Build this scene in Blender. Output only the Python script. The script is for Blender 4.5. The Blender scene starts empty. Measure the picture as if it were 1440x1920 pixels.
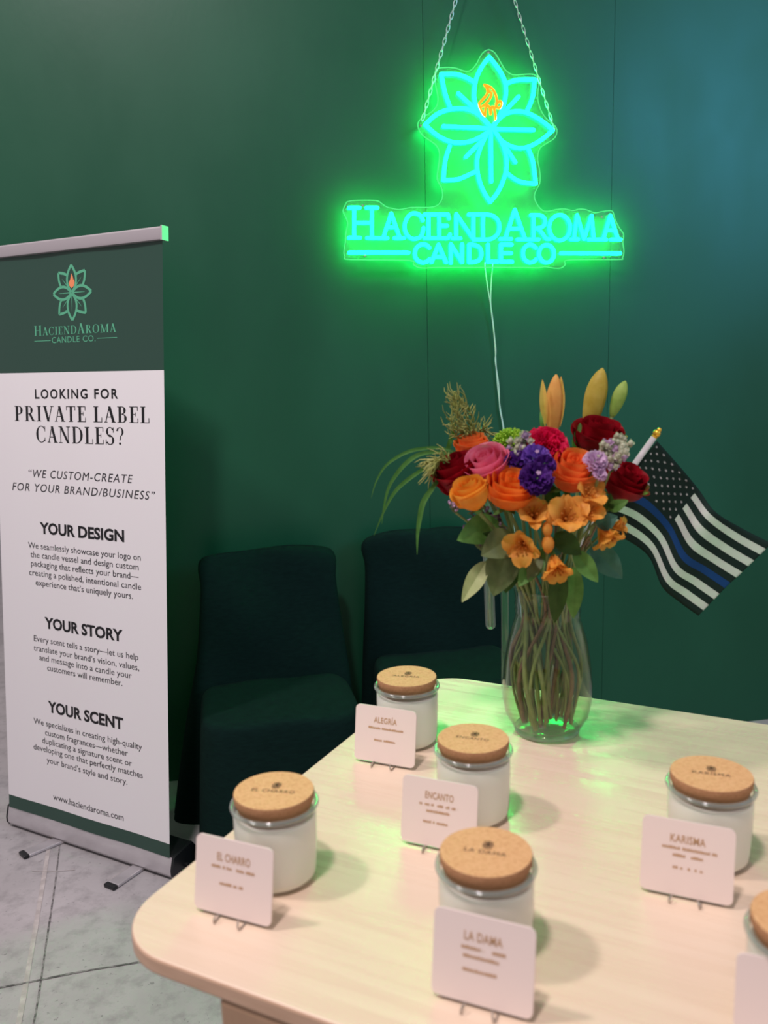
import bpy, bmesh, math, random
from mathutils import Vector, Matrix, noise

# ------------------------------------------------------------------ camera, world, lamps, exposure
SC = bpy.context.scene
COL = SC.collection
random.seed(7)
F, CX, CY, CAM_Z = 1645.0, 720.0, 960.0, 1.52      # focal length in pixels of the 1440x1920 frame
_dn = Vector((950 - CX, 10400 - CY, F)).normalized()
_up = -_dn
_fw = (Vector((0, 0, 1)) - _up * _up.z).normalized()
_rt = _fw.cross(_up)
if _rt.x < 0: _rt = -_rt
RW = Matrix((_rt, _fw, _up))                        # camera space (x right, y down, z forward) -> world
cam_d = bpy.data.cameras.new('camera')
cam = bpy.data.objects.new('camera', cam_d); COL.objects.link(cam)
_r, _u, _b = RW @ Vector((1, 0, 0)), RW @ Vector((0, -1, 0)), RW @ Vector((0, 0, -1))
m = Matrix((_r, _u, _b)).transposed().to_4x4(); m.translation = (0, 0, CAM_Z)
cam.matrix_world = m
cam_d.sensor_fit = 'VERTICAL'; cam_d.sensor_height = 36; cam_d.sensor_width = 27
cam_d.lens = F / 1920 * 36
cam_d.clip_start = 0.05
cam_d.dof.use_dof = True; cam_d.dof.focus_distance = 1.95
cam_d.dof.aperture_fstop = cam_d.lens / 1000 / 0.0066
SC.camera = cam

SC.view_settings.view_transform = 'Standard'; SC.view_settings.look = 'None'
SC.view_settings.gamma = 1; SC.view_settings.use_curve_mapping = False
SC.view_settings.exposure = 0.0
SC.cycles.use_denoising = True
SC.cycles.max_bounces = 10; SC.cycles.transparent_max_bounces = 24
SC.cycles.caustics_reflective = False; SC.cycles.caustics_refractive = False
SC.cycles.sample_clamp_indirect = 4
world = bpy.data.worlds.new('hall_light'); SC.world = world; world.use_nodes = True
world.node_tree.nodes['Background'].inputs[0].default_value = (1.0, .93, .96, 1)
world.node_tree.nodes['Background'].inputs[1].default_value = 0.36

def lamp(name, loc, target, size, power, color):
    l = bpy.data.lights.new(name, 'AREA'); l.shape = 'DISK'; l.size = size; l.energy = power; l.color = color
    o = bpy.data.objects.new(name, l); COL.objects.link(o); o.location = loc
    o.rotation_euler = (Vector(target) - Vector(loc)).to_track_quat('-Z', 'Y').to_euler()
    return o
lamp('hall_lamp', (-.68, -.35, 4.93), (-.1, 1.6, 1), .35, 98, (1, .87, .9))
lamp('hall_lamp', (-2.3, 1.0, 4.9), (0, 1.3, .9), .35, 80, (1, .88, .86))
blue_lamp = lamp('hall_screen', (4.9, -.7, 3.5), (1.3, 3.4, 2.2), 2.0, 16, (.12, .62, 1)); blue_lamp.data.spread = math.radians(60)

def ray(u, v): return RW @ Vector(((u - CX) / F, (v - CY) / F, 1))
EYE = Vector((0, 0, CAM_Z))
def atz(u, v, z):
    d = ray(u, v); return EYE + d * ((z - CAM_Z) / d.z)
def aty(u, v, y):
    d = ray(u, v); return EYE + d * (y / d.y)
def onplane(u, v, p, n):
    d = ray(u, v); return EYE + d * (n.dot(p - EYE) / n.dot(d))
def depth(p): return (RW.transposed() @ (Vector(p) - EYE)).z
def ppm(p): return F / depth(p)                     # pixels per metre at a point

# ------------------------------------------------------------------ materials
def mat(name, color=(.5, .5, .5), rough=.5, metal=0, spec=.5, **kw):
    M = bpy.data.materials.new(name); M.use_nodes = True
    b = M.node_tree.nodes['Principled BSDF']
    b.inputs['Base Color'].default_value = (*color, 1); b.inputs['Roughness'].default_value = rough
    b.inputs['Metallic'].default_value = metal; b.inputs['Specular IOR Level'].default_value = spec
    for k, v in kw.items(): b.inputs[k.replace('_', ' ')].default_value = v
    return M
def nodes(M): return M.node_tree.nodes, M.node_tree.links, M.node_tree.nodes['Principled BSDF']
def noise_color(M, stops, scale=5, detail=4, stretch=(1, 1, 1), rot=(0, 0, 0), bump=0, bscale=None, rough=None, dist=0):
    N, L, b = nodes(M)
    tc = N.new('ShaderNodeTexCoord'); mp = N.new('ShaderNodeMapping')
    mp.inputs['Scale'].default_value = stretch; mp.inputs['Rotation'].default_value = rot
    nz = N.new('ShaderNodeTexNoise'); nz.inputs['Scale'].default_value = scale; nz.inputs['Detail'].default_value = detail
    nz.inputs['Distortion'].default_value = dist
    L.new(tc.outputs['Object'], mp.inputs[0]); L.new(mp.outputs[0], nz.inputs[0])
    rp = N.new('ShaderNodeValToRGB'); L.new(nz.outputs[0], rp.inputs[0])
    while len(rp.color_ramp.elements) < len(stops): rp.color_ramp.elements.new(.5)
    for e, (p, c) in zip(rp.color_ramp.elements, stops): e.position = p; e.color = (*c, 1)
    L.new(rp.outputs[0], b.inputs['Base Color'])
    if rough:
        mr = N.new('ShaderNodeMapRange'); mr.inputs[1].default_value = .3; mr.inputs[2].default_value = .7
        mr.inputs[3].default_value, mr.inputs[4].default_value = rough
        L.new(nz.outputs[0], mr.inputs[0]); L.new(mr.outputs[0], b.inputs['Roughness'])
    if bump:
        bp = N.new('ShaderNodeBump'); bp.inputs['Strength'].default_value = bump; bp.inputs['Distance'].default_value = .002
        src = nz
        if bscale:
            src = N.new('ShaderNodeTexNoise'); src.inputs['Scale'].default_value = bscale; src.inputs['Detail'].default_value = 5
            L.new(mp.outputs[0], src.inputs[0])
        L.new(src.outputs[0], bp.inputs['Height']); L.new(bp.outputs[0], b.inputs['Normal'])
    return M
def emit(name, color, strength):
    M = bpy.data.materials.new(name); M.use_nodes = True; N = M.node_tree.nodes; L = M.node_tree.links
    N.remove(N['Principled BSDF']); e = N.new('ShaderNodeEmission')
    e.inputs[0].default_value = (*color, 1); e.inputs[1].default_value = strength
    L.new(e.outputs[0], N['Material Output'].inputs[0]); return M
def thin_glass(name, tint=(.97, .99, .97), rough=.02, ior=1.5, haze=0, hazecol=(.9, .95, .9), strong=1.0):
    """thin-walled clear glass or plastic: a fresnel reflection over clear transmission"""
    M = bpy.data.materials.new(name); M.use_nodes = True; N = M.node_tree.nodes; L = M.node_tree.links
    N.remove(N['Principled BSDF'])
    t = N.new('ShaderNodeBsdfTransparent'); t.inputs[0].default_value = (*tint, 1)
    g = N.new('ShaderNodeBsdfGlossy'); g.inputs['Roughness'].default_value = rough
    fr = N.new('ShaderNodeLayerWeight'); fr.inputs[0].default_value = .5; f0 = ((ior - 1) / (ior + 1)) ** 2
    pw = N.new('ShaderNodeMath'); pw.operation = 'POWER'; pw.inputs[1].default_value = 4
    L.new(fr.outputs['Facing'], pw.inputs[0])
    mx = N.new('ShaderNodeMixShader')
    k = N.new('ShaderNodeMath'); k.operation = 'MULTIPLY_ADD'; k.inputs[1].default_value = (1 - f0) * .75 * strong; k.inputs[2].default_value = f0 * strong; k.use_clamp = True
    L.new(pw.outputs[0], k.inputs[0]); L.new(k.outputs[0], mx.inputs[0]); L.new(t.outputs[0], mx.inputs[1]); L.new(g.outputs[0], mx.inputs[2])
    out = mx
    if haze:
        d = N.new('ShaderNodeBsdfDiffuse'); d.inputs[0].default_value = (*hazecol, 1)
        tr = N.new('ShaderNodeBsdfTranslucent'); tr.inputs[0].default_value = (*hazecol, 1)
        a = N.new('ShaderNodeMixShader'); a.inputs[0].default_value = .5
        L.new(d.outputs[0], a.inputs[1]); L.new(tr.outputs[0], a.inputs[2])
        m2 = N.new('ShaderNodeMixShader'); m2.inputs[0].default_value = haze
        L.new(mx.outputs[0], m2.inputs[1]); L.new(a.outputs[0], m2.inputs[2]); out = m2
    L.new(out.outputs[0], N['Material Output'].inputs[0]); return M
def petal_mat(name, c1, c2, scale=14, rough=.5, trans=.4):
    M = mat(name, c1, rough, spec=.25)
    noise_color(M, [(.35, c1), (.65, c2)], scale=scale * 4, detail=3)
    N, L, b = nodes(M)
    tl = N.new('ShaderNodeBsdfTranslucent'); mx = N.new('ShaderNodeMixShader'); mx.inputs[0].default_value = trans
    src = b.inputs['Base Color'].links[0].from_socket; L.new(src, tl.inputs[0])
    L.new(b.outputs[0], mx.inputs[1]); L.new(tl.outputs[0], mx.inputs[2]); L.new(mx.outputs[0], N['Material Output'].inputs[0])
    return M

M = {}
M['wall'] = noise_color(mat('green_wall_paint', (.01, .07, .04), .4, spec=.34), [(.3, (.009, .072, .036)), (.7, (.012, .088, .045))], scale=2.5, detail=5, stretch=(1, 1, .5), rough=(.30, .44), bump=.08, bscale=60)
M['seam'] = mat('panel_gap', (.005, .04, .02), .8)
M['tube'] = emit('green_neon', (.0008, 1, .15), 56)
M['flame'] = emit('orange_neon', (1, .22, .012), 2.2)
M['acrylic'] = thin_glass('clear_acrylic_sheet', (.97, 1, .98), .08, 1.45, haze=.015, hazecol=(.8, .95, .85))
M['acrylic_edge'] = emit('acrylic_edge_glow', (.12, 1, .32), .9)  # edge emits a little itself, standing in for tube light leaving the sheet
M['chrome'] = mat('bright_steel', (.75, .77, .78), .25, 1)
M['chain'] = mat('chain_steel', (.7, .75, .72), .35, .6)
M['cord'] = mat('clear_cord', (.55, .75, .65), .4)
M['alu'] = noise_color(mat('brushed_aluminium', (.5, .48, .5), .32, .6), [(.3, (.58, .55, .57)), (.7, (.68, .65, .67))], scale=30, stretch=(.05, 1, 1))
M['rail'] = mat('satin_aluminium_rail', (.6, .55, .58), .4, .6)
M['black_plastic'] = mat('black_plastic', (.008, .009, .01), .3)
M['white_vinyl'] = mat('white_vinyl', (.82, .80, .82), .5, spec=.3)
M['green_vinyl'] = mat('dark_green_vinyl', (.022, .065, .047), .36, spec=.5)
M['ink'] = mat('black_ink', (.006, .006, .008), .5)
M['ink_grey'] = mat('charcoal_ink', (.02, .02, .025), .5)
M['green_ink'] = mat('mint_ink', (.10, .42, .25), .5)
M['peach_ink'] = mat('peach_ink', (.85, .28, .12), .5)
M['fabric'] = noise_color(mat('dark_green_drape', (.002, .012, .010), .95, spec=.12), [(.3, (.0022, .012, .0105)), (.7, (.0032, .0165, .014))], scale=40, stretch=(1, 1, 4), bump=.25, bscale=140)
M['floor'] = None
M['joint'] = noise_color(mat('dark_floor_joint', (.05, .045, .045), .9), [(.4, (.09, .085, .085)), (.6, (.28, .265, .265))], scale=60)
M['strip'] = noise_color(mat('pale_joint_filler', (.5, .47, .45), .8), [(.4, (.42, .38, .37)), (.7, (.58, .54, .52))], scale=30)
M['wood'] = None
M['leg_wood'] = noise_color(mat('oak_leg', (.45, .28, .17), .45), [(.3, (.40, .245, .15)), (.7, (.47, .30, .19))], scale=9, stretch=(6, 6, .6), detail=6)
M['edge_wood'] = noise_color(mat('table_edge_wood', (.6, .4, .28), .45), [(.3, (.56, .36, .24)), (.7, (.64, .43, .3))], scale=20, stretch=(1, 1, 8))
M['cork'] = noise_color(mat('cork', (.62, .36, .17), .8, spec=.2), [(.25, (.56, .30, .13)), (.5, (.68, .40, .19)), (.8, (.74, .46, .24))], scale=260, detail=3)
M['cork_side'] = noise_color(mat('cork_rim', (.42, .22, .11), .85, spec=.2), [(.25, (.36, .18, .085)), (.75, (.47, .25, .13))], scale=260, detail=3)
M['burn'] = mat('burnt_lettering', (.10, .055, .03), .8)
M['wax'] = mat('cream_wax', (.86, .84, .76), .45, Subsurface_Weight=.15, Subsurface_Radius=(.01, .008, .006))
M['jar_glass'] = thin_glass('jar_glass', (.985, 1, .99), .03, 1.5, haze=.06)
M['card'] = mat('pale_pink_card', (.86, .735, .69), .5, spec=.3)
M['gold_ink'] = mat('gold_brown_print', (.52, .31, .16), .5)
M['wire'] = mat('thin_wire', (.55, .5, .45), .3, .8)
M['vase'] = thin_glass('vase_glass', (.96, .985, .965), .02, 1.5, strong=1.3)
M['rim_glass'] = thin_glass('glass_rim', (.80, .86, .83), .12, 1.5, haze=.18, strong=2.6)
M['vase_base'] = thin_glass('thick_glass_base', (.86, .95, .9), .06, 1.5, haze=.16, strong=2.2)
M['water'] = thin_glass('vase_water', (.90, .93, .80), .02, 1.15)
M['tube_clear'] = thin_glass('clear_plastic', (.93, .98, .95), .05, 1.6, haze=.05, strong=1.6)
M['stem'] = noise_color(mat('green_stem', (.15, .22, .06), .5), [(.3, (.13, .19, .05)), (.7, (.24, .29, .10))], scale=40)
M['stem_brown'] = noise_color(mat('brown_stem', (.16, .09, .05), .6), [(.3, (.13, .08, .045)), (.7, (.24, .15, .08))], scale=50)
for nme, a, b_ in (('leaf', (.09, .22, .045), (.14, .30, .07)), ('leaf_dark', (.03, .075, .012), (.05, .11, .02)), ('leaf_olive', (.10, .14, .05), (.15, .19, .075)),
                   ('leaf_pale', (.36, .40, .17), (.46, .49, .24)), ('leaf_grey', (.045, .14, .10), (.07, .19, .14)), ('grass', (.055, .16, .03), (.09, .22, .05)),
                   ('fern', (.30, .33, .08), (.42, .42, .14)), ('lime', (.26, .50, .03), (.38, .62, .05))):
    M[nme] = petal_mat(nme, a, b_, trans=.2)
for nme, a, b_ in (('red', (.24, .002, .008), (.36, .004, .014)), ('pink', (.82, .14, .27), (.90, .26, .38)), ('orange', (.95, .24, .025), (.98, .34, .06)),
                   ('coral', (.93, .20, .04), (.96, .28, .07)), ('amber', (.93, .36, .03), (.96, .46, .06)), ('hot_pink', (.68, .006, .06), (.78, .015, .10)),
                   ('purple', (.060, .010, .16), (.11, .025, .26)), ('violet', (.16, .06, .45), (.26, .13, .55)), ('lilac', (.62, .40, .62), (.72, .52, .70)),
                   ('cream', (.55, .55, .40), (.65, .66, .50)), ('statice', (.10, .045, .10), (.18, .09, .16)), ('mauve', (.35, .24, .40), (.5, .38, .5)),
                   ('gold', (.80, .33, .045), (.86, .42, .08)), ('gold_dark', (.50, .15, .02), (.62, .22, .03)), ('bud_yellow', (.50, .36, .05), (.60, .46, .09)),
                   ('bud_orange', (.78, .38, .10), (.84, .48, .13)), ('bud_green', (.30, .45, .09), (.42, .55, .14))):
    M[nme] = petal_mat(nme, a, b_)
M['flag_black'] = mat('flag_black', (.006, .02, .015), .75, spec=.2)
M['flag_white'] = petal_mat('flag_white', (.82, .80, .80), (.85, .83, .83), trans=.55)
M['flag_blue'] = mat('flag_blue', (.004, .045, .16), .75, spec=.2)
M['stick'] = mat('white_stick', (.72, .70, .72), .4)
M['gold_metal'] = mat('gold_plastic', (.85, .50, .05), .3, .6)

def floor_mat():
    X = mat('grey_concrete', (.3, .29, .3), .55, spec=.35); N, L, b = nodes(X)
    tc = N.new('ShaderNodeTexCoord')
    def nz(s, d, stops):
        n = N.new('ShaderNodeTexNoise'); n.inputs['Scale'].default_value = s; n.inputs['Detail'].default_value = d; n.inputs['Roughness'].default_value = .65
        r = N.new('ShaderNodeValToRGB'); L.new(tc.outputs['Object'], n.inputs[0]); L.new(n.outputs[0], r.inputs[0])
        for e, (p, c) in zip(r.color_ramp.elements, stops): e.position = p; e.color = (*c, 1)
        return n, r
    n1, r1 = nz(1.6, 8, [(.3, (.33, .312, .318)), (.72, (.50, .475, .485))])
    n2, r2 = nz(17, 7, [(.32, (.45, .45, .45)), (.52, (1, 1, 1))])
    n3, r3 = nz(55, 3, [(.30, (.35, .35, .35)), (.36, (1, 1, 1))])
    a = N.new('ShaderNodeMix'); a.data_type = 'RGBA'; a.blend_type = 'MULTIPLY'; a.inputs[0].default_value = .45
    L.new(r1.outputs[0], a.inputs[6]); L.new(r2.outputs[0], a.inputs[7])
    c = N.new('ShaderNodeMix'); c.data_type = 'RGBA'; c.blend_type = 'MULTIPLY'; c.inputs[0].default_value = .6
    L.new(a.outputs[2], c.inputs[6]); L.new(r3.outputs[0], c.inputs[7]); L.new(c.outputs[2], b.inputs['Base Color'])
    bp = N.new('ShaderNodeBump'); bp.inputs['Strength'].default_value = .15; bp.inputs['Distance'].default_value = .003
    L.new(n2.outputs[0], bp.inputs['Height']); L.new(bp.outputs[0], b.inputs['Normal'])
    return X
M['floor'] = floor_mat()
def wood_mat():
    X = mat('pale_birch_top', (.78, .62, .5), .3, spec=.5); N, L, b = nodes(X)
    tc = N.new('ShaderNodeTexCoord'); mp = N.new('ShaderNodeMapping'); mp.inputs['Scale'].default_value = (1.2, 22, 1)
    L.new(tc.outputs['Object'], mp.inputs[0])
    n = N.new('ShaderNodeTexNoise'); n.inputs['Scale'].default_value = 3; n.inputs['Detail'].default_value = 6; n.inputs['Distortion'].default_value = .4
    L.new(mp.outputs[0], n.inputs[0])
    r = N.new('ShaderNodeValToRGB'); L.new(n.outputs[0], r.inputs[0])
    for e, (p, c) in zip(r.color_ramp.elements, [(.3, (.77, .60, .45)), (.7, (.81, .645, .495))]): e.position = p; e.color = (*c, 1)
    L.new(r.outputs[0], b.inputs['Base Color'])
    mr = N.new('ShaderNodeMapRange'); mr.inputs[1].default_value = .35; mr.inputs[2].default_value = .65; mr.inputs[3].default_value = .2; mr.inputs[4].default_value = .38
    L.new(n.outputs[0], mr.inputs[0]); L.new(mr.outputs[0], b.inputs['Roughness'])
    return X
M['wood'] = wood_mat()

# ------------------------------------------------------------------ mesh tools
class MB:
    def __init__(s): s.v = []; s.f = []; s.mi = []
    def add(s, vs, fs, mi=0):
        o = len(s.v); s.v += [Vector(p) for p in vs]; s.f += [tuple(i + o for i in f) for f in fs]; s.mi += [mi] * len(fs)
    def grid(s, pts, mi=0, closed=False):                       # pts[r][c]
        R, C = len(pts), len(pts[0]); vs = [p for row in pts for p in row]; fs = []
        for r in range(R - 1):
            for c in range(C if closed else C - 1):
                d = (c + 1) % C; fs.append((r * C + c, r * C + d, (r + 1) * C + d, (r + 1) * C + c))
        s.add(vs, fs, mi)
    def tube(s, path, rad, n=8, mi=0, cap=True, closed=False):
        path = [Vector(p) for p in path]; K = len(path); rings = []
        prev = None
        for i, p in enumerate(path):
            if closed: t = path[(i + 1) % K] - path[i - 1]
            else: t = path[min(i + 1, K - 1)] - path[max(i - 1, 0)]
            if t.length < 1e-9: t = Vector((0, 0, 1))
            t.normalize()
            if prev is None:
                a = Vector((0, 0, 1)) if abs(t.z) < .9 else Vector((1, 0, 0)); x = t.cross(a).normalized()
            else:
                x = prev - t * prev.dot(t); x = x.normalized() if x.length > 1e-6 else t.orthogonal().normalized()
            prev = x; y = t.cross(x); r = rad[i] if isinstance(rad, (list, tuple)) else rad
            rings.append([p + (x * math.cos(6.28318 * k / n) + y * math.sin(6.28318 * k / n)) * r for k in range(n)])
        if closed: rings.append(rings[0])
        o = len(s.v); s.grid(rings, mi, True)
        if cap and not closed:
            s.f.append(tuple(o + k for k in range(n))[::-1]); s.mi.append(mi)
            b = o + (K - 1) * n; s.f.append(tuple(b + k for k in range(n))); s.mi.append(mi)
    def lathe(s, prof, n=48, mi=0, cap0=True, cap1=True, c=(0, 0, 0)):   # prof [(r,z)]
        c = Vector(c); rings = [[c + Vector((r * math.cos(6.28318 * k / n), r * math.sin(6.28318 * k / n), z)) for k in range(n)] for r, z in prof]
        o = len(s.v); s.grid(rings, mi, True)
        if cap0: s.f.append(tuple(o + k for k in range(n))[::-1]); s.mi.append(mi)
        if cap1:
            b = o + (len(prof) - 1) * n; s.f.append(tuple(b + k for k in range(n))); s.mi.append(mi)
    def box(s, lo, hi, mi=0, fn=None):
        x0, y0, z0 = lo; x1, y1, z1 = hi
        vs = [Vector(p) for p in ((x0, y0, z0), (x1, y0, z0), (x1, y1, z0), (x0, y1, z0), (x0, y0, z1), (x1, y0, z1), (x1, y1, z1), (x0, y1, z1))]
        if fn: vs = [fn(p) for p in vs]
        s.add(vs, [(3, 2, 1, 0), (4, 5, 6, 7), (0, 1, 5, 4), (1, 2, 6, 5), (2, 3, 7, 6), (3, 0, 4, 7)], mi)
    def prism(s, poly, z0, z1, mi=0, mi_side=None, fn=None):
        n = len(poly); vs = [Vector((x, y, z0)) for x, y in poly] + [Vector((x, y, z1)) for x, y in poly]
        if fn: vs = [fn(p) for p in vs]
        s.add(vs, [tuple(range(n))[::-1], tuple(range(n, 2 * n))], mi)
        o = len(s.v) - 2 * n
        for k in range(n):
            d = (k + 1) % n; s.f.append((o + k, o + d, o + n + d, o + n + k)); s.mi.append(mi if mi_side is None else mi_side)
    def sphere(s, c, r, n=8, mi=0, sc=(1, 1, 1)):
        c = Vector(c); prof = [(math.sin(math.pi * i / n) * r, -math.cos(math.pi * i / n) * r) for i in range(n + 1)]
        rings = [[c + Vector((a * math.cos(6.28318 * k / (n + 2)) * sc[0], a * math.sin(6.28318 * k / (n + 2)) * sc[1], z * sc[2])) for k in range(n + 2)] for a, z in prof]
        s.grid(rings, mi, True)
    def build(s, name, mats, parent=None, world=False, smooth=True, angle=40, subsurf=0, bevel=0, merge=False):
        me = bpy.data.meshes.new(name)
        off = Vector((0, 0, 0))
        if world:
            q = parent
            while q is not None: off += q.location; q = q.parent
        me.from_pydata([tuple(p - off) for p in s.v], [], s.f)
        for X in (mats if isinstance(mats, (list, tuple)) else [mats]): me.materials.append(X)
        me.polygons.foreach_set('material_index', s.mi)
        if merge:
            bm = bmesh.new(); bm.from_mesh(me); bmesh.ops.remove_doubles(bm, verts=bm.verts, dist=1e-5); bmesh.ops.recalc_face_normals(bm, faces=bm.faces); bm.to_mesh(me); bm.free()
        if smooth:
            me.polygons.foreach_set('use_smooth', [True] * len(me.polygons))
            if angle: me.set_sharp_from_angle(angle=math.radians(angle))
        me.update()
        o = bpy.data.objects.new(name, me); COL.objects.link(o)
        if parent is not None: o.parent = parent
        if bevel:
            md = o.modifiers.new('bevel', 'BEVEL'); md.width = bevel; md.segments = 3; md.limit_method = 'ANGLE'; md.angle_limit = math.radians(50)
        if subsurf:
            md = o.modifiers.new('subsurf', 'SUBSURF'); md.levels = subsurf; md.render_levels = subsurf
        return o
def tag(o, label=None, cat=None, group=None, kind=None):
    if label: o['label'] = label
    if cat: o['category'] = cat
    if group: o['group'] = group
    if kind: o['kind'] = kind
    return o
def thing(name, label, cat, loc=(0, 0, 0), rz=0, group=None):
    o = bpy.data.objects.new(name, None); COL.objects.link(o); o.location = loc; o.rotation_euler = (0, 0, rz); o.empty_display_size = .05
    return tag(o, label, cat, group)
def spline(pts, per=6):
    pts = [Vector(p) for p in pts]; out = []
    for i in range(len(pts) - 1):
        p0, p1, p2, p3 = pts[max(i - 1, 0)], pts[i], pts[i + 1], pts[min(i + 2, len(pts) - 1)]
        for k in range(per):
            t = k / per
            out.append(.5 * ((2 * p1) + (p2 - p0) * t + (2 * p0 - 5 * p1 + 4 * p2 - p3) * t * t + (3 * p1 - p0 - 3 * p2 + p3) * t ** 3))
    out.append(pts[-1]); return out
def frame(ax, hint=Vector((0, -1, 0))):
    z = Vector(ax).normalized(); x = hint.cross(z)
    if x.length < 1e-4: x = Vector((1, 0, 0)).cross(z)
    x.normalize(); y = z.cross(x); return x, y, z

# ------------------------------------------------------------------ lettering
def text_poly(txt, shear=0, bold=0, space=1.0):
    c = bpy.data.curves.new('t', 'FONT'); c.body = txt; c.size = 1; c.shear = shear; c.offset = bold; c.space_character = space; c.resolution_u = 3
    o = bpy.data.objects.new('t', c); COL.objects.link(o)
    dg = bpy.context.evaluated_depsgraph_get(); me = bpy.data.meshes.new_from_object(o.evaluated_get(dg))
    vs = [v.co.copy() for v in me.vertices]; fs = [tuple(p.vertices) for p in me.polygons]
    bpy.data.meshes.remove(me); bpy.data.objects.remove(o); bpy.data.curves.remove(c)
    return vs, fs
_cv, _ = text_poly('H'); CAP = max(v.y for v in _cv)
def put_text(mb, txt, x0, x1, y0, cap, fn, mi=0, **kw):
    """lay a line of sans lettering between x0 and x1 on a surface, fn(x, y) -> point"""
    vs, fs = text_poly(txt, **kw)
    a, b = min(v.x for v in vs), max(v.x for v in vs); k = (x1 - x0) / (b - a)
    mb.add([fn(x0 + (v.x - a) * k, y0 + v.y * cap / CAP) for v in vs], fs, mi)

# high-contrast serif capitals, drawn as overlapping strokes, cap height 1
def _q(a, b, c, d): return [a, b, c, d]
def vst(x, w, y0=0, y1=1):
    w *= 1.25 if w > .1 else 1.1
    return _q((x, y0), (x + w, y0), (x + w, y1), (x, y1))
def hb(x0, x1, y, h=.04): return _q((x0, y), (x1, y), (x1, y + h), (x0, y + h))
def dg(x0, y0, x1, y1, w):
    w *= 1.2
    return _q((x0 - w / 2, y0), (x0 + w / 2, y0), (x1 + w / 2, y1), (x1 - w / 2, y1))
def arc(cx, cy, rx, ry, a0, a1, T=.17, t=.045, n=22):
    out = []
    for i in range(n):
        q = []
        for a in (a0 + (a1 - a0) * i / n, a0 + (a1 - a0) * (i + 1) / n):
            r = math.radians(a); th = t + (T - t) * abs(math.cos(r)) ** 1.6
            q.append(((cx + rx * math.cos(r), cy + ry * math.sin(r)), (cx + (rx - th) * math.cos(r), cy + (ry - (t + (th - t) * .3)) * math.sin(r))))
        out.append([q[0][0], q[1][0], q[1][1], q[0][1]])
    return out
SERIF = {
 'H': ([vst(.08, .13), vst(.62, .13), hb(.15, .7, .5), hb(0, .3, 0), hb(0, .3, .96), hb(.54, .84, 0), hb(.54, .84, .96)], .9),
 'A': ([dg(.1, 0, .36, 1, .05), dg(.36, 1, .64, 0, .15), hb(.2, .55, .32), hb(0, .22, 0), hb(.5, .8, 0)], .8),
 'C': (arc(.4, .5, .4, .52, 42, 318) + [vst(.66, .04, .68, .98), vst(.66, .04, .06, .3)], .78),
 'I': ([vst(.1, .14), hb(0, .34, 0), hb(0, .34, .96)], .4),
 'E': ([vst(.09, .14), hb(0, .58, 0), hb(0, .56, .96), hb(.15, .42, .5), vst(.54, .04, .74, 1), vst(.56, .04, 0, .28), vst(.4, .035, .4, .64)], .66),
 'N': ([vst(.12, .045), dg(.16, 1, .72, 0, .15), vst(.7, .045), hb(-.02, .26, .96), hb(0, .28, 0), hb(.58, .88, .96)], .92),
 'D': ([vst(.09, .14), hb(0, .36, 0), hb(0, .36, .96)] + arc(.34, .5, .46, .5, -90, 90), .86),
 'R': ([vst(.09, .14), hb(0, .34, 0), hb(0, .34, .96), hb(.15, .36, .46), dg(.38, .5, .66, 0, .15), hb(.6, .82, 0)] + arc(.32, .73, .3, .27, -90, 90), .82),
 'O': (arc(.43, .5, .43, .52, 0, 360), .92),
 'M': ([vst(.12, .045), dg(.15, 1, .5, 0, .14), dg(.5, 0, .86, 1, .045), vst(.82, .14), hb(0, .28, 0), hb(0, .2, .96), hb(.74, 1.06, 0), hb(.84, 1.06, .96)], 1.12),
 'P': ([vst(.09, .14), hb(0, .34, 0), hb(0, .32, .96), hb(.15, .34, .44)] + arc(.32, .72, .3, .28, -90, 90), .68),
 'V': ([dg(.13, 1, .41, 0, .15), dg(.68, 1, .41, 0, .05), hb(0, .3, .96), hb(.56, .82, .96)], .8),
 'T': ([vst(.27, .14), hb(0, .68, .96), vst(0, .04, .74, 1), vst(.64, .04, .74, 1), hb(.18, .5, 0)], .74),
 'L': ([vst(.09, .14), hb(0, .58, 0), hb(0, .34, .96), vst(.55, .04, 0, .3)], .64),
 'B': ([vst(.09, .14), hb(0, .36, 0), hb(0, .34, .96), hb(.15, .34, .5)] + arc(.32, .76, .26, .24, -90, 90) + arc(.34, .26, .3, .27, -90, 90), .72),
 'S': (arc(.29, .75, .27, .27, 25, 180, .13) + arc(.29, .75, .27, .24, 180, 260, .15) + arc(.29, .25, .29, .27, -155, 80, .15) + [dg(.2, .58, .36, .44, .2), vst(.5, .04, .7, 1), vst(.0, .04, 0, .3)], .64),
 '?': (arc(.24, .76, .25, .26, -70, 170, .13) + [dg(.3, .54, .24, .26, .06)] + [[(.17 + .08 * math.cos(a * .628) + .07, .07 + .07 * math.sin(a * .628)) for a in range(10)]], .56),
 ' ': ([], .3),
}
def put_serif(mb, txt, x0, x1, y0, cap, fn, mi=0, small=1.0):
    """serif capitals; letters in lower case are set as small capitals"""
    pen = 0; polys = []
    for ch in txt:
        g, w = SERIF[ch.upper()]; s = small if ch.islower() else 1.0
        for p in g: polys.append([(pen + x * s, y * s) for x, y in p])
        pen += (w + .1) * s
    a = min(x for p in polys for x, y in p); b = max(x for p in polys for x, y in p); k = (x1 - x0) / (b - a)
    for i, p in enumerate(polys): mb.add([fn(x0 + (x - a) * k, y0 + y * cap) for x, y in p], [tuple(range(len(p)))], mi)

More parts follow.
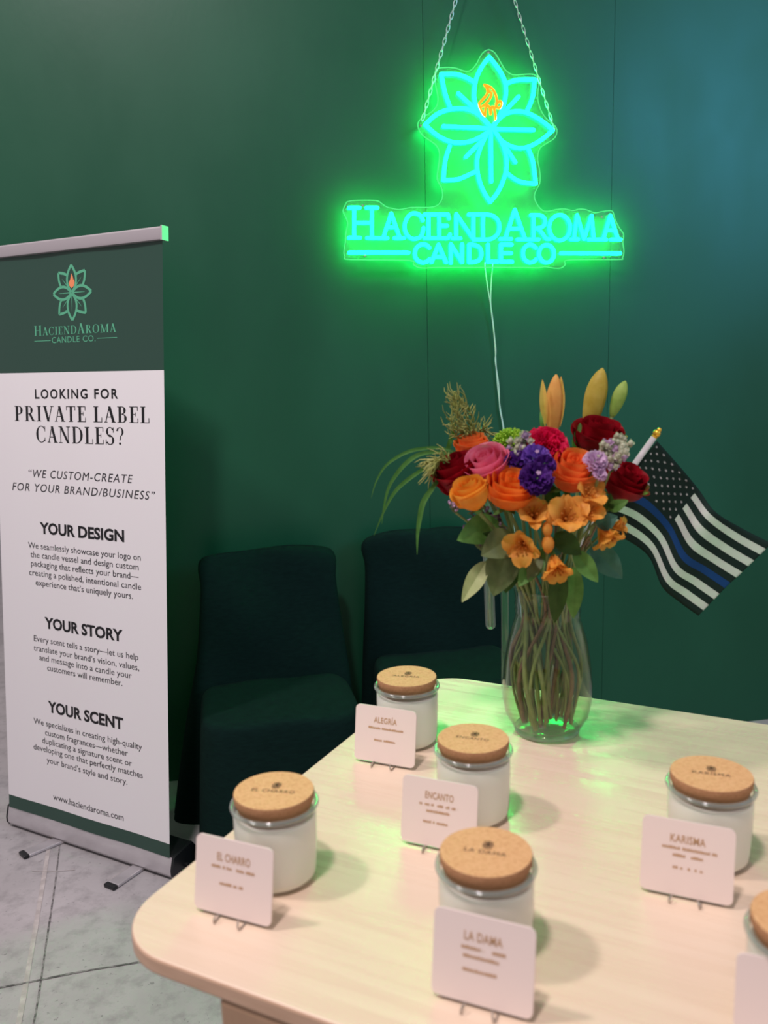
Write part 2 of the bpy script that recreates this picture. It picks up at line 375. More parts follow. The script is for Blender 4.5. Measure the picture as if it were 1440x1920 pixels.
# ------------------------------------------------------------------ setting
WP = Vector((1.56, 3.45, 0)); WY = math.radians(10)
WN = Vector((math.sin(WY), -math.cos(WY), 0)); WX = Vector((math.cos(WY), math.sin(WY), 0))
def wallpt(u, v, off=0): return onplane(u, v, WP + WN * off, WN)
def wx(p): return (Vector(p) - WP).dot(WX)
fl = MB(); fl.box((-9, -5, -.1), (9, 13, 0)); tag(fl.build('floor', M['floor'], smooth=False), 'worn grey concrete hall floor with joints', None, None, 'structure')
s1, s2 = wx(wallpt(801, 600)), wx(wallpt(1144, 500)); g = .0007
left_end = wx(Vector((-1.245, 2.955, 0)))
wl = MB()
def wfn(p): return WP + WX * p.x - WN * p.y + Vector((0, 0, p.z))
for a, b in ((left_end, s1 - g), (s1 + g, s2 - g), (s2 + g, 2.6)): wl.box((a, 0, 0), (b, .02, 4.2), 0, wfn)
wl.box((left_end, .02, 0), (2.6, .08, 4.2), 1, wfn)
w_o = wl.build('wall_back', [M['wall'], M['seam']], smooth=False); tag(w_o, 'dark green painted panel wall behind the stand', None, None, 'structure')
def floor_line(pts, w, mt, name, z=.0012):
    q = [atz(u, v, 0) for u, v in pts]; b = MB(); rows = []
    q = spline(q, 5)
    for i, p in enumerate(q):
        t = (q[min(i + 1, len(q) - 1)] - q[max(i - 1, 0)]).normalized(); s = Vector((-t.y, t.x, 0)); ww = w * (1 + .25 * noise.noise(p * 9))
        rows.append([p + s * ww / 2 + Vector((0, 0, z)), p - s * ww / 2 + Vector((0, 0, z))])
    b.grid(rows); o = b.build(name, M[mt]); o['kind'] = 'structure'; return o
floor_line([(96, 1560), (80, 1660), (58, 1790), (49, 1843), (34, 1925)], .013, 'strip', 'trim_1')
floor_line([(113, 1575), (103, 1660), (85, 1780), (72, 1870), (62, 1925)], .0045, 'joint', 'trim_2')
floor_line([(-40, 1860), (50, 1843), (150, 1823), (270, 1803), (420, 1775)], .006, 'joint', 'trim_3', .0016)
floor_line([(60, 1634), (95, 1635), (140, 1632)], .0025, 'strip', 'trim_4', .002)

# ------------------------------------------------------------------ neon sign
SO = .058                                            # sheet stands this far off the wall
def C1(p, off=0): return wallpt(620 + p[0] / 2.483, p[1] / 2.483, SO + off)
def C2(p, off=0): return wallpt(820 + p[0] / 5.538, 60 + p[1] / 5.538, SO + off)
def C3(p, off=0): return wallpt(630 + p[0] / 4.966, 370 + p[1] / 4.966, SO + off)
def C4(p, off=0): return wallpt(900 + p[0] / 4.966, 370 + p[1] / 4.966, SO + off)
sign = thing('neon_sign', 'glowing green neon sign with a flower emblem above HACIENDAROMA CANDLE CO', 'sign', C1((735, 950)))
OUT = [(75,940),(110,933),(210,933),(235,945),(262,963),(290,970),(318,975),(350,970),(380,965),(460,965),(495,957),(515,935),(522,905),(515,870),(497,835),(500,790),(508,720),(495,680),(465,655),(430,630),(410,600),(408,570),(430,545),(470,520),(495,490),(500,450),(490,400),(485,350),(495,320),(530,313),(580,315),(625,330),(655,325),(680,295),(705,250),(735,230),(765,245),(790,285),(815,325),(850,347),(900,345),(945,345),(968,365),(970,400),(965,450),(975,500),(1000,545),(1040,580),(1055,605),(1045,640),(1010,665),(975,690),(965,740),(975,800),(975,850),(955,890),(950,920),(965,955),(990,980),(1020,982),(1050,975),(1090,972),(1130,980),(1155,973),(1190,975),(1230,990),(1260,985),(1295,980),(1315,985),(1325,1020),(1345,1060),(1365,1090),(1362,1130),(1367,1170),(1360,1200),(1340,1208),(1110,1210),(1095,1230),(1075,1247),(1040,1248),(1000,1242),(960,1247),(900,1245),(500,1245),(450,1248),(410,1245),(385,1230),(365,1212),(90,1208),(68,1195),(62,1170),(70,1120),(72,1080),(80,1040),(70,1010),(58,980)]
outl = [C1(p) for p in OUT]
rim = spline(outl + [outl[0]], 3)[:-1]
ac = MB(); n = len(rim)
ac.add(rim, [tuple(range(n))]); ac.add([p - WN * .005 for p in rim], [tuple(range(n))[::-1]])
ac.build('acrylic_panel', M['acrylic'], sign, True, smooth=False)
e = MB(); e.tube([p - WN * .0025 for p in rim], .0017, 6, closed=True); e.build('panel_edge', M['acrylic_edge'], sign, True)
TR = .0060
def tubes(name, strokes, conv, r=TR, mt='tube', per=6, label=None):
    b = MB()
    for s in strokes:
        pts = spline([conv(p, .008) for p in s], per) if len(s) > 2 else [conv(p, .008) for p in s]
        b.tube(pts, r, 8)
        for q in (pts[0], pts[-1]): b.sphere(q, r, 6)
    o = b.build(name, M[mt], sign, True); tag(o, label); return o
PET = [
 ([(540,260),(470,350),(410,470),(385,600),(390,720),(440,850),(500,930),(565,990)], [(540,260),(620,360),(690,480),(715,600),(700,720),(665,830),(620,920),(565,990)], C2),
 ([(545,1010),(470,1150),(420,1290),(415,1420),(440,1550),(490,1670),(550,1765)], [(585,1010),(660,1130),(710,1260),(720,1400),(690,1530),(630,1660),(550,1765)], C2),
 ([(590,970),(640,905),(710,850),(800,825),(900,830),(1000,870),(1110,940),(1200,1020)], [(590,1020),(660,1120),(750,1180),(850,1205),(950,1190),(1080,1120),(1200,1020)], C2),
 ([(440,580),(490,535),(550,510),(620,505),(670,520),(715,555),(745,592)], [(440,580),(490,625),(545,655),(600,665),(660,655),(710,630),(745,605)], C1),
 ([(555,495),(532,430),(515,345)], [(515,345),(580,345),(630,360),(668,382)], C1),
 ([(820,388),(870,372),(950,370)], [(950,370),(945,430),(933,475),(915,515)], C1),
 ([(555,680),(535,745),(525,838)], [(525,838),(590,835),(640,815),(678,798)], C1),
 ([(920,690),(942,755),(955,855)], [(955,855),(900,850),(860,835),(820,805)], C1)]
for a, b, cv in PET: tubes('petal_tube', [a, b], cv)
for s, cv in (([(595,435),(680,515)], C1), ([(875,450),(800,530)], C1), ([(525,588),(745,598)], C1), ([(745,600),(945,605)], C1), ([(746,615),(748,845)], C1), ([(630,730),(705,655)], C1), ([(860,755),(795,655)], C1)):
    tubes('vein_tube', [s], cv)
tubes('flame_tube', [[(490,550),(525,595),(515,650),(470,705),(435,760),(485,870)], [(490,550),(560,580),(605,650),(620,740),(595,790)], [(520,600),(560,640),(545,690),(500,750),(470,770)],
     [(495,870),(500,800),(520,765),(545,790),(550,850)], [(555,850),(560,790),(580,780),(600,840),(605,920)], [(610,745),(650,720),(670,745),(655,785),(620,785)]], C2, .0042, 'flame', label='orange flame inside the top petal')
def ell(cx, cy, rx, ry, n=24): return [(cx + rx * math.cos(6.2832 * k / n), cy + ry * math.sin(6.2832 * k / n)) for k in range(n + 1)]
W3 = [[(170,100),(170,375)],[(335,100),(335,375)],[(190,237),(320,237)],[(120,97),(220,97)],[(285,97),(385,97)],[(120,376),(225,376)],[(290,378),(385,378)],
 [(515,150),(440,378)],[(515,150),(595,378)],[(470,278),(555,278)],[(400,379),(480,379)],[(545,379),(635,379)],
 [(810,215),(785,168),(730,148),(680,170),(648,225),(640,285),(660,345),(705,383),(760,382),(800,350),(815,285)],
 [(862,160),(862,378)],[(825,160),(905,160)],[(825,380),(905,380)],
 [(962,165),(962,378)],[(905,160),(1045,160)],[(1040,160),(1054,196)],[(962,265),(1035,265)],[(905,380),(1045,380)],[(1045,380),(1062,345)],
 [(1120,160),(1120,380)],[(1120,155),(1280,390)],[(1280,160),(1280,390)],[(1085,382),(1160,382)],[(1235,160),(1330,160)]]
W4 = [[(30,165),(30,388)],[(-30,160),(60,160),(120,172),(168,215),(182,280),(165,340),(110,385),(40,393),(-60,393)],
 [(325,115),(235,385)],[(325,115),(420,388)],[(280,292),(375,292)],[(190,387),(290,387)],[(350,391),(460,391)],
 [(500,165),(500,390)],[(475,165),(560,167),(600,195),(607,235),(580,275),(510,292)],[(540,290),(580,335),(615,382),(650,388)],[(460,392),(545,392)],
 ell(743, 282, 97, 118),[(905,165),(875,388)],[(905,165),(970,388)],[(970,388),(1040,170)],[(1040,170),(1060,390)],[(845,390),(915,390)],[(1010,393),(1110,393)],
 [(1215,170),(1150,390)],[(1215,170),(1285,390)],[(1175,307),(1255,307)],[(1110,392),(1175,392)],[(1220,393),(1310,393)]]
tubes('wordmark_tube', W3, C3, .0056, per=4); tubes('wordmark_tube', W4, C4, .0056, per=4)
T3 = [[(870,470),(840,442),(790,440),(748,475),(735,525),(750,575),(795,605),(845,600),(872,575)],[(955,440),(890,605)],[(955,440),(1025,605)],[(915,555),(1000,555)],
 [(1070,610),(1070,437)],[(1070,437),(1175,605)],[(1175,605),(1175,437)],[(1240,440),(1240,605)],[(1240,440),(1290,443),(1340,472),(1355,525),(1340,577),(1290,602),(1240,605)]]
T4 = [[(75,440),(75,600)],[(75,600),(165,600)],[(195,440),(195,600)],[(195,440),(295,440)],[(195,520),(290,520)],[(195,600),(300,600)],
 [(520,470),(490,445),(450,442),(412,475),(402,525),(415,575),(455,605),(500,600),(520,577)], ell(620, 525, 70, 82)]
tubes('tagline_tube', T3, C3, .0060, per=4); tubes('tagline_tube', T4, C4, .0060, per=4)
tubes('divider_tube', [[(125,515),(675,515)]], C3); tubes('divider_tube', [[(755,520),(1305,522)]], C4)
for p in ((149, 957), (1262, 1010), (1271, 1198), (735, 245), (420, 585), (1040, 600), (160, 1190)):
    b = MB(); b.tube([C1(p, -SO + .001), C1(p, .003)], .004, 10); b.build('standoff_screw', M['chrome'], sign, True)
def chain(name, a, b_, label):
    b = MB(); A, B = a, b_; L_ = (B - A).length; pitch = .021; k = int(L_ / pitch); t = (B - A).normalized()
    s1_ = t.cross(WN).normalized(); s2_ = WN
    for i in range(k):
        c = A + t * (i + .5) * pitch; s = (s1_ * .9 + s2_ * .35).normalized() if i % 2 else (s1_ * .35 + s2_ * .9).normalized()
        b.tube([c + t * math.cos(6.2832 * j / 12) * .0145 + s * math.sin(6.2832 * j / 12) * .0055 for j in range(12)], .0011, 5, closed=True)
    o = b.build(name, M['chain']); tag(o, label, 'chain', 'chains the neon sign hangs from'); return o
chain('hanging_chain', wallpt(620 + 660 / 2.483, -110, .06), C1((420, 585), .006), 'thin steel chain running down to the left side of the neon sign')
chain('hanging_chain', wallpt(620 + 772 / 2.483, -110, .06), C1((1040, 598), .006), 'thin steel chain running down to the right side of the neon sign')
cordm = MB()
def cp(x, y, off): return wallpt(780 + x / 5.055, 480 + y / 5.055, off)
la = spline([cp(655, 60, .04), cp(655, 110, .042), cp(680, 300, .035), cp(705, 450, .028), cp(718, 560, .02), cp(735, 700, .016), cp(750, 870, .012), cp(760, 1050, .012), cp(775, 1250, .01), cp(800, 1450, .01), cp(838, 1680, .01), wallpt(958, 930, .012), wallpt(985, 1200, .015), wallpt(1000, 1300, .012), wallpt(1006, 1355, .012)], 6)
lb = spline([cp(728, 60, .04), cp(725, 110, .042), cp(713, 250, .035), cp(708, 440, .028), cp(725, 580, .018), cp(740, 720, .018), cp(757, 900, .014), cp(752, 1000, .012), cp(785, 1230, .012), cp(795, 1450, .012), cp(828, 1650, .012), wallpt(955, 930, .014), wallpt(983, 1200, .014), wallpt(1003, 1300, .012), wallpt(1010, 1354, .012)], 6)
cordm.tube(la, .0019, 6); cordm.tube(lb, .0019, 6)
tag(cordm.build('power_cord', M['cord']), 'thin twisted power cord hanging down the wall from the neon sign', 'cord')

# ------------------------------------------------------------------ roll-up banner
BL = atz(21, 1540, .02); BR = atz(321, 1640, .02)
BX = (BR - BL); BX.z = 0; BW = BX.length; BX.normalize()
BY = Vector((-BX.y, BX.x, 0))                        # away from the viewer
banner = thing('roll_up_banner', 'tall white and dark green roll-up banner with aluminium base standing on the concrete', 'banner', (BL + BR) / 2 * 1.0)
banner.location.z = 0
HH = .074                                            # housing height
SB = Vector((BL.x, BL.y, HH)); 
ST = aty(305, 447, 2.505)                            # top right corner of the sheet
UPV = ST - Vector((BR.x, BR.y, HH)); SH = UPV.length; UPV.normalize()
SN = BX.cross(UPV).normalized()                      # towards the viewer
if SN.y > 0: SN = -SN
def sheet_ab(u, v):
    p = onplane(u, v, SB, SN) - SB; b = p.dot(UPV) ; return (p - UPV * b).dot(BX), b
def sheet(x, y, off=.0006): return SB + BX * x + UPV * y + SN * off
b_green = (sheet_ab(120, 1523)[1] + sheet_ab(322, 1585)[1]) / 2
b_head = (sheet_ab(20, 700)[1] + sheet_ab(290, 697)[1]) / 2
sh = MB()
cuts = [(0, b_green, 1), (b_green, b_head, 0), (b_head, SH, 1)]
for y0, y1, k in cuts:
    R = max(1, int((y1 - y0) / .05))
    sh.grid([[sheet(BW * c / 14, y0 + (y1 - y0) * r / R, .0014 * math.sin(c * .9 + 1)) for c in range(15)] for r in range(R + 1)], k)
sh_o = sh.build('banner_sheet', [M['white_vinyl'], M['green_vinyl']], banner, True, angle=0, merge=True)
SF = lambda x, y: sheet(x, y, .0014 * math.sin(x / BW * 14 * .9 + 1) + .0006)
K5 = lambda x, y: sheet_ab(x / 4.3636, 420 + y / 4.3636)
K6 = lambda x, y: sheet_ab(x / 4.3636, 860 + y / 4.3636)
K7 = lambda x, y: sheet_ab(x / 3.789, 1280 + y / 3.789)
def span(cv, a, b): p, q = cv(*a), cv(*b); return p[0], q[0], (p[1] + q[1]) / 2
def line(mb, txt, cv, a, b, cap=None, top=None, ser=False, mi=0, **kw):
    x0, x1, y = span(cv, a, b)
    if top is not None: cap = abs(cv(a[0], top)[1] - cv(*a)[1])
    (put_serif if ser else put_text)(mb, txt, x0, x1, y, cap, SF, mi, **kw)
hd = MB()
line(hd, 'LOOKING FOR', K5, (285, 1430), (965, 1437), top=1357, bold=.022, space=1.25)
line(hd, 'PRIVATE LABEL', K5, (125, 1612), (1222, 1640), top=1490, ser=True)
line(hd, 'CANDLES?', K5, (297, 1792), (1010, 1812), top=1660, ser=True)
tag(hd.build('headline_lettering', M['ink'], sh_o, True, smooth=False), 'black headline LOOKING FOR PRIVATE LABEL CANDLES?')
q = MB(); q2 = MB()
line(q, '\u201cWE CUSTOM-CREATE', K6, (235, 158), (1085, 205), top=95, shear=.22, space=1.15)
line(q2, 'FOR YOUR BRAND/BUSINESS\u201d', K6, (105, 262), (1270, 345), top=200, shear=.22, space=1.15)
tag(q.build('quote_lettering', M['ink_grey'], sh_o, True, smooth=False), 'slanted black capitals WE CUSTOM-CREATE'); tag(q2.build('quote_lettering', M['ink_grey'], sh_o, True, smooth=False), 'slanted black capitals FOR YOUR BRAND/BUSINESS')
def para(name, label, head, lines, cv, capm):
    b = MB(); line(b, head[0], cv, head[1], head[2], top=head[3], bold=.035)
    tag(b.build(name + '_heading', M['ink'], sh_o, True, smooth=False), 'bold black heading ' + head[0])
    b = MB()
    for t, a, c in lines: line(b, t, cv, a, c, cap=capm)
    b.build(name + '_text', M['ink_grey'], sh_o, True, smooth=False)
para('design', '', ('YOUR DESIGN', (325, 615), (1015, 685), 530), [('We seamlessly showcase your logo on', (232, 738), (1150, 838)), ('the candle vessel and design custom', (250, 815), (1133, 915)), ('packaging that reflects your brand\u2014', (255, 890), (1133, 990)), ('creating a polished, intentional candle', (240, 963), (1153, 1075)), ("experience that\u2019s uniquely yours.", (292, 1045), (1085, 1150))], K6, .019)
para('story', '', ('YOUR STORY', (365, 1395), (1003, 1495), 1312), [('Every scent tells a story\u2014let us help', (278, 1503), (1130, 1650)), ("translate your brand\u2019s vision, values,", (277, 1580), (1137, 1735)), ('and message into a candle your', (322, 1655), (1075, 1805)), ('customers will remember.', (385, 1740), (1000, 1865))], K6, .019)
para('scent', '', ('YOUR SCENT', (340, 215), (875, 333), 142), [('We specializes in creating high-quality', (240, 293), (1007, 485)), ('custom fragrances\u2014whether', (320, 382), (907, 523)), ('duplicating a signature scent or', (300, 435), (935, 598)), ('developing one that perfectly matches', (240, 480), (1013, 682)), ("your brand\u2019s style and story.", (332, 578), (903, 725))], K7, .019)
wb = MB(); line(wb, 'www.haciendaroma.com', K7, (377, 838), (877, 985), cap=.021); tag(wb.build('web_address_lettering', M['ink_grey'], sh_o, True, smooth=False), 'web address www.haciendaroma.com')
lg = MB()
line(lg, 'HaciendAroma', K5, (280, 918), (950, 892), top=838, ser=True, small=.82)
line(lg, 'CANDLE CO.', K5, (425, 978), (785, 968), top=930, space=1.1)
for a, c in (((280, 962), (415, 958)), ((798, 942), (957, 938))):
    x0, x1, y = span(K5, a, c); lg.add([SF(x0, y - .001), SF(x1, y - .001), SF(x1, y + .001), SF(x0, y + .001)], [(0, 1, 2, 3)])
lg.build('logo_lettering', M['green_ink'], sh_o, True, smooth=False)
# the flower mark drawn flat on the sheet
def bez(a, b, c, d, n=14): return [((1-t)**3*a[0]+3*(1-t)**2*t*b[0]+3*(1-t)*t*t*c[0]+t**3*d[0], (1-t)**3*a[1]+3*(1-t)**2*t*b[1]+3*(1-t)*t*t*c[1]+t**3*d[1]) for t in [k/n for k in range(n+1)]]
def emblem(mb_line, mb_flame, cx, cy, sx, sy, fn, w=.055):
    P = lambda p: (cx + p[0] * sx, cy + p[1] * sy)
    def stroke(pts, w0=w, w1=None, mb=mb_line):
        rows = []
        for i, p in enumerate(pts):
            a, b = pts[max(i - 1, 0)], pts[min(i + 1, len(pts) - 1)]; dx, dy = b[0] - a[0], b[1] - a[1]; L_ = math.hypot(dx, dy) or 1
            ww = (w0 + ((w1 if w1 is not None else w0) - w0) * i / (len(pts) - 1)) / 2
            rows.append([fn(*P((p[0] - dy / L_ * ww, p[1] + dx / L_ * ww))), fn(*P((p[0] + dy / L_ * ww, p[1] - dx / L_ * ww)))])
        mb.grid(rows)
    for sg in (1, -1):
        stroke(bez((0, .02), (.28 * sg, .25), (.36 * sg, .6), (0, 1))); stroke(bez((0, -.02), (.28 * sg, -.25), (.36 * sg, -.6), (0, -1)))
    for sg in (1, -1):
        for k in (1, -1): stroke(bez((.02 * sg, 0), (.3 * sg, .3 * k), (.62 * sg, .32 * k), (1.0 * sg, 0)))
        for k in (1, -1):
            stroke(bez((.2 * sg, .62 * k), (.35 * sg, .72 * k), (.5 * sg, .73 * k), (.7 * sg, .76 * k))); stroke(bez((.7 * sg, .76 * k), (.7 * sg, .55 * k), (.68 * sg, .4 * k), (.56 * sg, .23 * k)))
            stroke([(.12 * sg, .14 * k), (.5 * sg, .52 * k)], .05, .01)
        stroke([(.1 * sg, 0), (.68 * sg, 0)], .05, .01)
    stroke([(0, -.1), (0, -.68)], .05, .01)
    if mb_flame is not None:
        pl = [(0, .16), (-.12, .25), (-.15, .36), (-.06, .5), (-.02, .62), (.0, .7), (.08, .56), (.09, .46), (.13, .5), (.16, .36), (.12, .24)]
        mb_flame.add([fn(*P(p)) for p in pl], [tuple(range(len(pl)))])
c = K5(593, 567); l_, r_ = K5(437, 575)[0], K5(750, 560)[0]; t_, b_ = K5(585, 342)[1], K5(600, 793)[1]
em, ef = MB(), MB()
emblem(em, ef, (l_ + r_) / 2, (t_ + b_) / 2, (r_ - l_) / 2, (t_ - b_) / 2, SF, .1)
em.build('logo_flower', M['green_ink'], sh_o, True, smooth=False); tag(ef.build('logo_flame', M['peach_ink'], sh_o, True, smooth=False), 'small orange flame in the printed flower')
# top rail with its end caps
rb = MB(); tl, tr = sheet(-.012, SH), sheet(BW + .004, SH)
def rfn(o):
    return lambda p: o + BX * p.x + UPV * p.z + SN * (-p.y)
prof = [(-.010, -.004), (-.012, .002), (-.012, .026), (-.008, .031), (.008, .031), (.012, .026), (.012, -.002), (.006, -.006)]
L_ = BW + .016
vs = [rfn(tl)(Vector((x, y, z))) for x in (0, L_) for y, z in prof]; k = len(prof)
rb.add(vs, [tuple(range(k))[::-1], tuple(range(k, 2 * k))] + [(i, (i + 1) % k, k + (i + 1) % k, k + i) for i in range(k)])
rail = rb.build('top_rail', M['rail'], banner, True, angle=30)
for x in (-.004, L_):
    cb = MB(); cb.box((x, -.0135, -.007), (x + .006, .0135, .033), 0, rfn(tl)); tag(cb.build('end_cap', M['rail'] if x > 0 else M['black_plastic'], rail, True, smooth=False, bevel=.001), None)
# base housing
hb_ = MB(); o0 = Vector((BL.x, BL.y, 0)) - BX * .006
def hfn(p): return o0 + BX * p.x + BY * p.y + Vector((0, 0, p.z))
hp = [(.004, .006), (-.006, .020), (-.007, .038), (-.002, .056), (.003, HH), (.012, HH + .004), (.085, HH + .012), (.108, .055), (.115, .03), (.105, .008)]
k = len(hp); HL = BW + .012
vs = [hfn(Vector((x, y, z))) for x in (0, HL) for y, z in hp]
hb_.add(vs, [tuple(range(k))[::-1], tuple(range(k, 2 * k))] + [(i, (i + 1) % k, k + (i + 1) % k, k + i) for i in range(k)])
hb_.mi = [1, 1] + [1 if i in (4, 5, 6) else 0 for i in range(k)]
hous = hb_.build('base_housing', [M['alu'], M['black_plastic']], banner, True, angle=25)
for x0, x1 in ((-.006, 0), (HL, HL + .008)):
    cb = MB(); vs = [hfn(Vector((x, .05 + (y - .05) * s, .035 + (z - .035) * s))) for x, s in ((x0, 1.03), (x1, 1.0)) for y, z in hp]
    cb.add(vs, [tuple(range(k))[::-1], tuple(range(k, 2 * k))] + [(i, (i + 1) % k, k + (i + 1) % k, k + i) for i in range(k)])
    if x0 > 0: cb.tube([hfn(Vector((HL + .006, .05, .03))), hfn(Vector((HL + .018, .05, .03)))], .008, 12)
    cb.build('end_plate', M['black_plastic'], hous, True, angle=30)
for a, b in (((92, 1580), (43, 1600)), ((246, 1632), (206, 1659))):
    p0, p1 = atz(*a, .012), atz(*b, .012); d = (p1 - p0); d.z = 0; d.normalize(); s = Vector((-d.y, d.x, 0)); Lf = (p1 - p0).length
    p0 = Vector((p0.x, p0.y, 0)) - d * .06
    def ffn(p): return p0 + d * p.x + s * p.y + Vector((0, 0, p.z))
    fb = MB(); fb.box((0, -.021, .001), (Lf + .06 - .012, .021, .011), 0, ffn); ft = fb.build('foot', M['alu'], banner, True, smooth=False, bevel=.003)
    fb = MB(); fb.box((Lf + .06 - .012, -.022, .0005), (Lf + .06 + .006, .022, .0125), 0, ffn); fb.build('foot_cap', M['black_plastic'], ft, True, smooth=False, bevel=.004)

# ------------------------------------------------------------------ draped chairs
def rring(cx, cy, w, d, z, n=72, e=4.0, wob=0, ph=0, zf=None):
    out = []
    for k in range(n):
        a = 6.28318 * k / n; c, s = math.cos(a), math.sin(a); r = (abs(c) ** e + abs(s) ** e) ** (-1 / e)
        wv = 1 + wob * (math.sin(a * 7 + ph) * .6 + math.sin(a * 11 + ph * 2.3) * .4)
        p = Vector((cx + c * r * w / 2 * wv, cy + s * r * d / 2 * wv, z))
        if zf: p.z += zf(p.x, p.y)
        out.append(p)
    return out
def covered_chair(label, loc, rz, seed, wtop=.46, wbot=.55, lean=.07, top=.90, flare=0):
    t = thing('covered_chair', label, 'chair', loc, rz, 'chairs under dark green covers')
    bk = MB(); rings = []
    prof = [(.0, 1.10, .15), (.2, 1.06, .13), (.38, 1.02, .11), (.47, 1.0, .10), (.55, .985, .095), (.65, .96, .09), (.74, .94, .085), (.81, .92, .08), (.855, .885, .075), (.885, .80, .06), (.897, .66, .042), (.902, .35, .02)]
    for z, ws, d in prof:
        f = z / .9; w = (wbot + (wtop - wbot) * max(0, (z - .45) / .45)) if z > .45 else wbot
        ww = w * ws if z < .82 else wtop * (.985 if z < .86 else .95 if z < .89 else .86 if z < .9 else .6)
        sag = lambda x, y: -.012 * (x / .25) ** 2 + .012 * noise.noise(Vector((x * 7, seed, z * 4)))
        fk = flare * max(0, 1 - z / .5) ** .7
        rings.append(rring(-fk / 2, .045 + lean * max(0, (z - .4) / .5), ww + fk, d, z * top / .9, 72, 4, .004 + .012 * max(0, .47 - z), seed, sag if z > .6 else None))
    bk.grid(rings, 0, True); bk.f.append(tuple(range(len(bk.v) - 72, len(bk.v)))); bk.mi.append(0)
    for i, p in enumerate(bk.v):
        p += Vector((0, noise.noise(Vector((p.x * 6 + seed, p.z * 5, 3))) * .018 + .010 * math.sin((p.x * .8 + p.z) * 16 + seed) * (1 if p.y < .1 else 0), 0))
    bk.build('backrest_cover', M['fabric'], t, angle=0, subsurf=1)
    st = MB(); rings = []
    for z, w, d, wob in ((0, 1.05, 1.12, .03), (.1, 1.035, 1.08, .026), (.22, 1.02, 1.05, .02), (.34, 1.005, 1.02, .012), (.43, .995, 1.0, .006), (.457, .985, .985, .003), (.470, .95, .95, .001), (.474, .85, .85, 0), (.472, .5, .5, 0), (.470, .15, .15, 0)):
        W_, D_ = wbot * .94 * w, .40 * d
        fk = flare * .2 * max(0, 1 - z / .5) ** .7
        rings.append(rring(-fk / 2, -.16, W_ + fk, D_, z, 72, 5, wob, seed * 1.7, (lambda x, y: .012 * noise.noise(Vector((x * 6, y * 6, seed)))) if z > .4 else None))
    st.grid(rings, 0, True); st.f.append(tuple(range(len(st.v) - 72, len(st.v)))); st.mi.append(0)
    st.build('seat_cover', M['fabric'], t, angle=0, subsurf=1)
    return t
covered_chair('chair under a dark green cover next to the banner, nearer of the pair', (-.378, 2.80, 0), math.radians(11), 1.3, wtop=.48, wbot=.52, flare=.075)
covered_chair('chair under a dark green cover against the wall behind the flower vase', (.178, 3.062, 0), math.radians(10), 4.1, wtop=.53, wbot=.52, lean=.0, top=.915)

# ------------------------------------------------------------------ table
TZ = .92; TA = math.radians(-27)
te, tn_ = Vector((math.cos(TA), math.sin(TA), 0)), Vector((-math.sin(TA), math.cos(TA), 0))
e0 = (atz(241, 1708, TZ).dot(te) + atz(663, 1375.6, TZ).dot(te)) / 2
n0 = (atz(400, 1840, TZ).dot(tn_) + atz(600, 1909, TZ).dot(tn_)) / 2; n1 = (atz(900, 1276, TZ).dot(tn_) + atz(1300, 1337, TZ).dot(tn_)) / 2
TD = n1 - n0; TL = 1.5
table = thing('display_table', 'pale birch-topped display table with rounded corners and tapered oak legs', 'table', te * e0 + tn_ * n0, TA)
rc = .085; pl = []
for cx, cy, a0 in ((rc, rc, 180), (TL - rc, rc, 270), (TL - rc, TD - rc, 0), (rc, TD - rc, 90)):
    for k in range(13):
        a = math.radians(a0 + 90 * k / 12); pl.append((cx + rc * math.cos(a), cy + rc * math.sin(a)))
tb = MB(); tb.prism(pl, TZ - .0195, TZ, 0, 1); top_o = tb.build('tabletop', [M['wood'], M['edge_wood']], table, angle=30, bevel=.003)
lp = atz(488, 1898, TZ - .03) - table.location; lx, ly = lp.dot(te), lp.dot(tn_)
for x, y in ((lx, ly + .03), (TL - lx, ly + .03), (lx, TD - ly - .03), (TL - lx, TD - ly - .03)):
    lb_ = MB(); w0, w1 = .042, .026
    rings = [[Vector((x + sx * w, y + sy * w, z)) for sx, sy in ((-1, -1), (1, -1), (1, 1), (-1, 1))] for w, z in ((w1, 0), (w0, TZ - .020))]
    lb_.grid(rings, 0, True); lb_.add(rings[0], [(3, 2, 1, 0)]); lb_.add(rings[1], [(0, 1, 2, 3)])
    lb_.build('leg', M['leg_wood'], table, smooth=False, bevel=.006, merge=True)

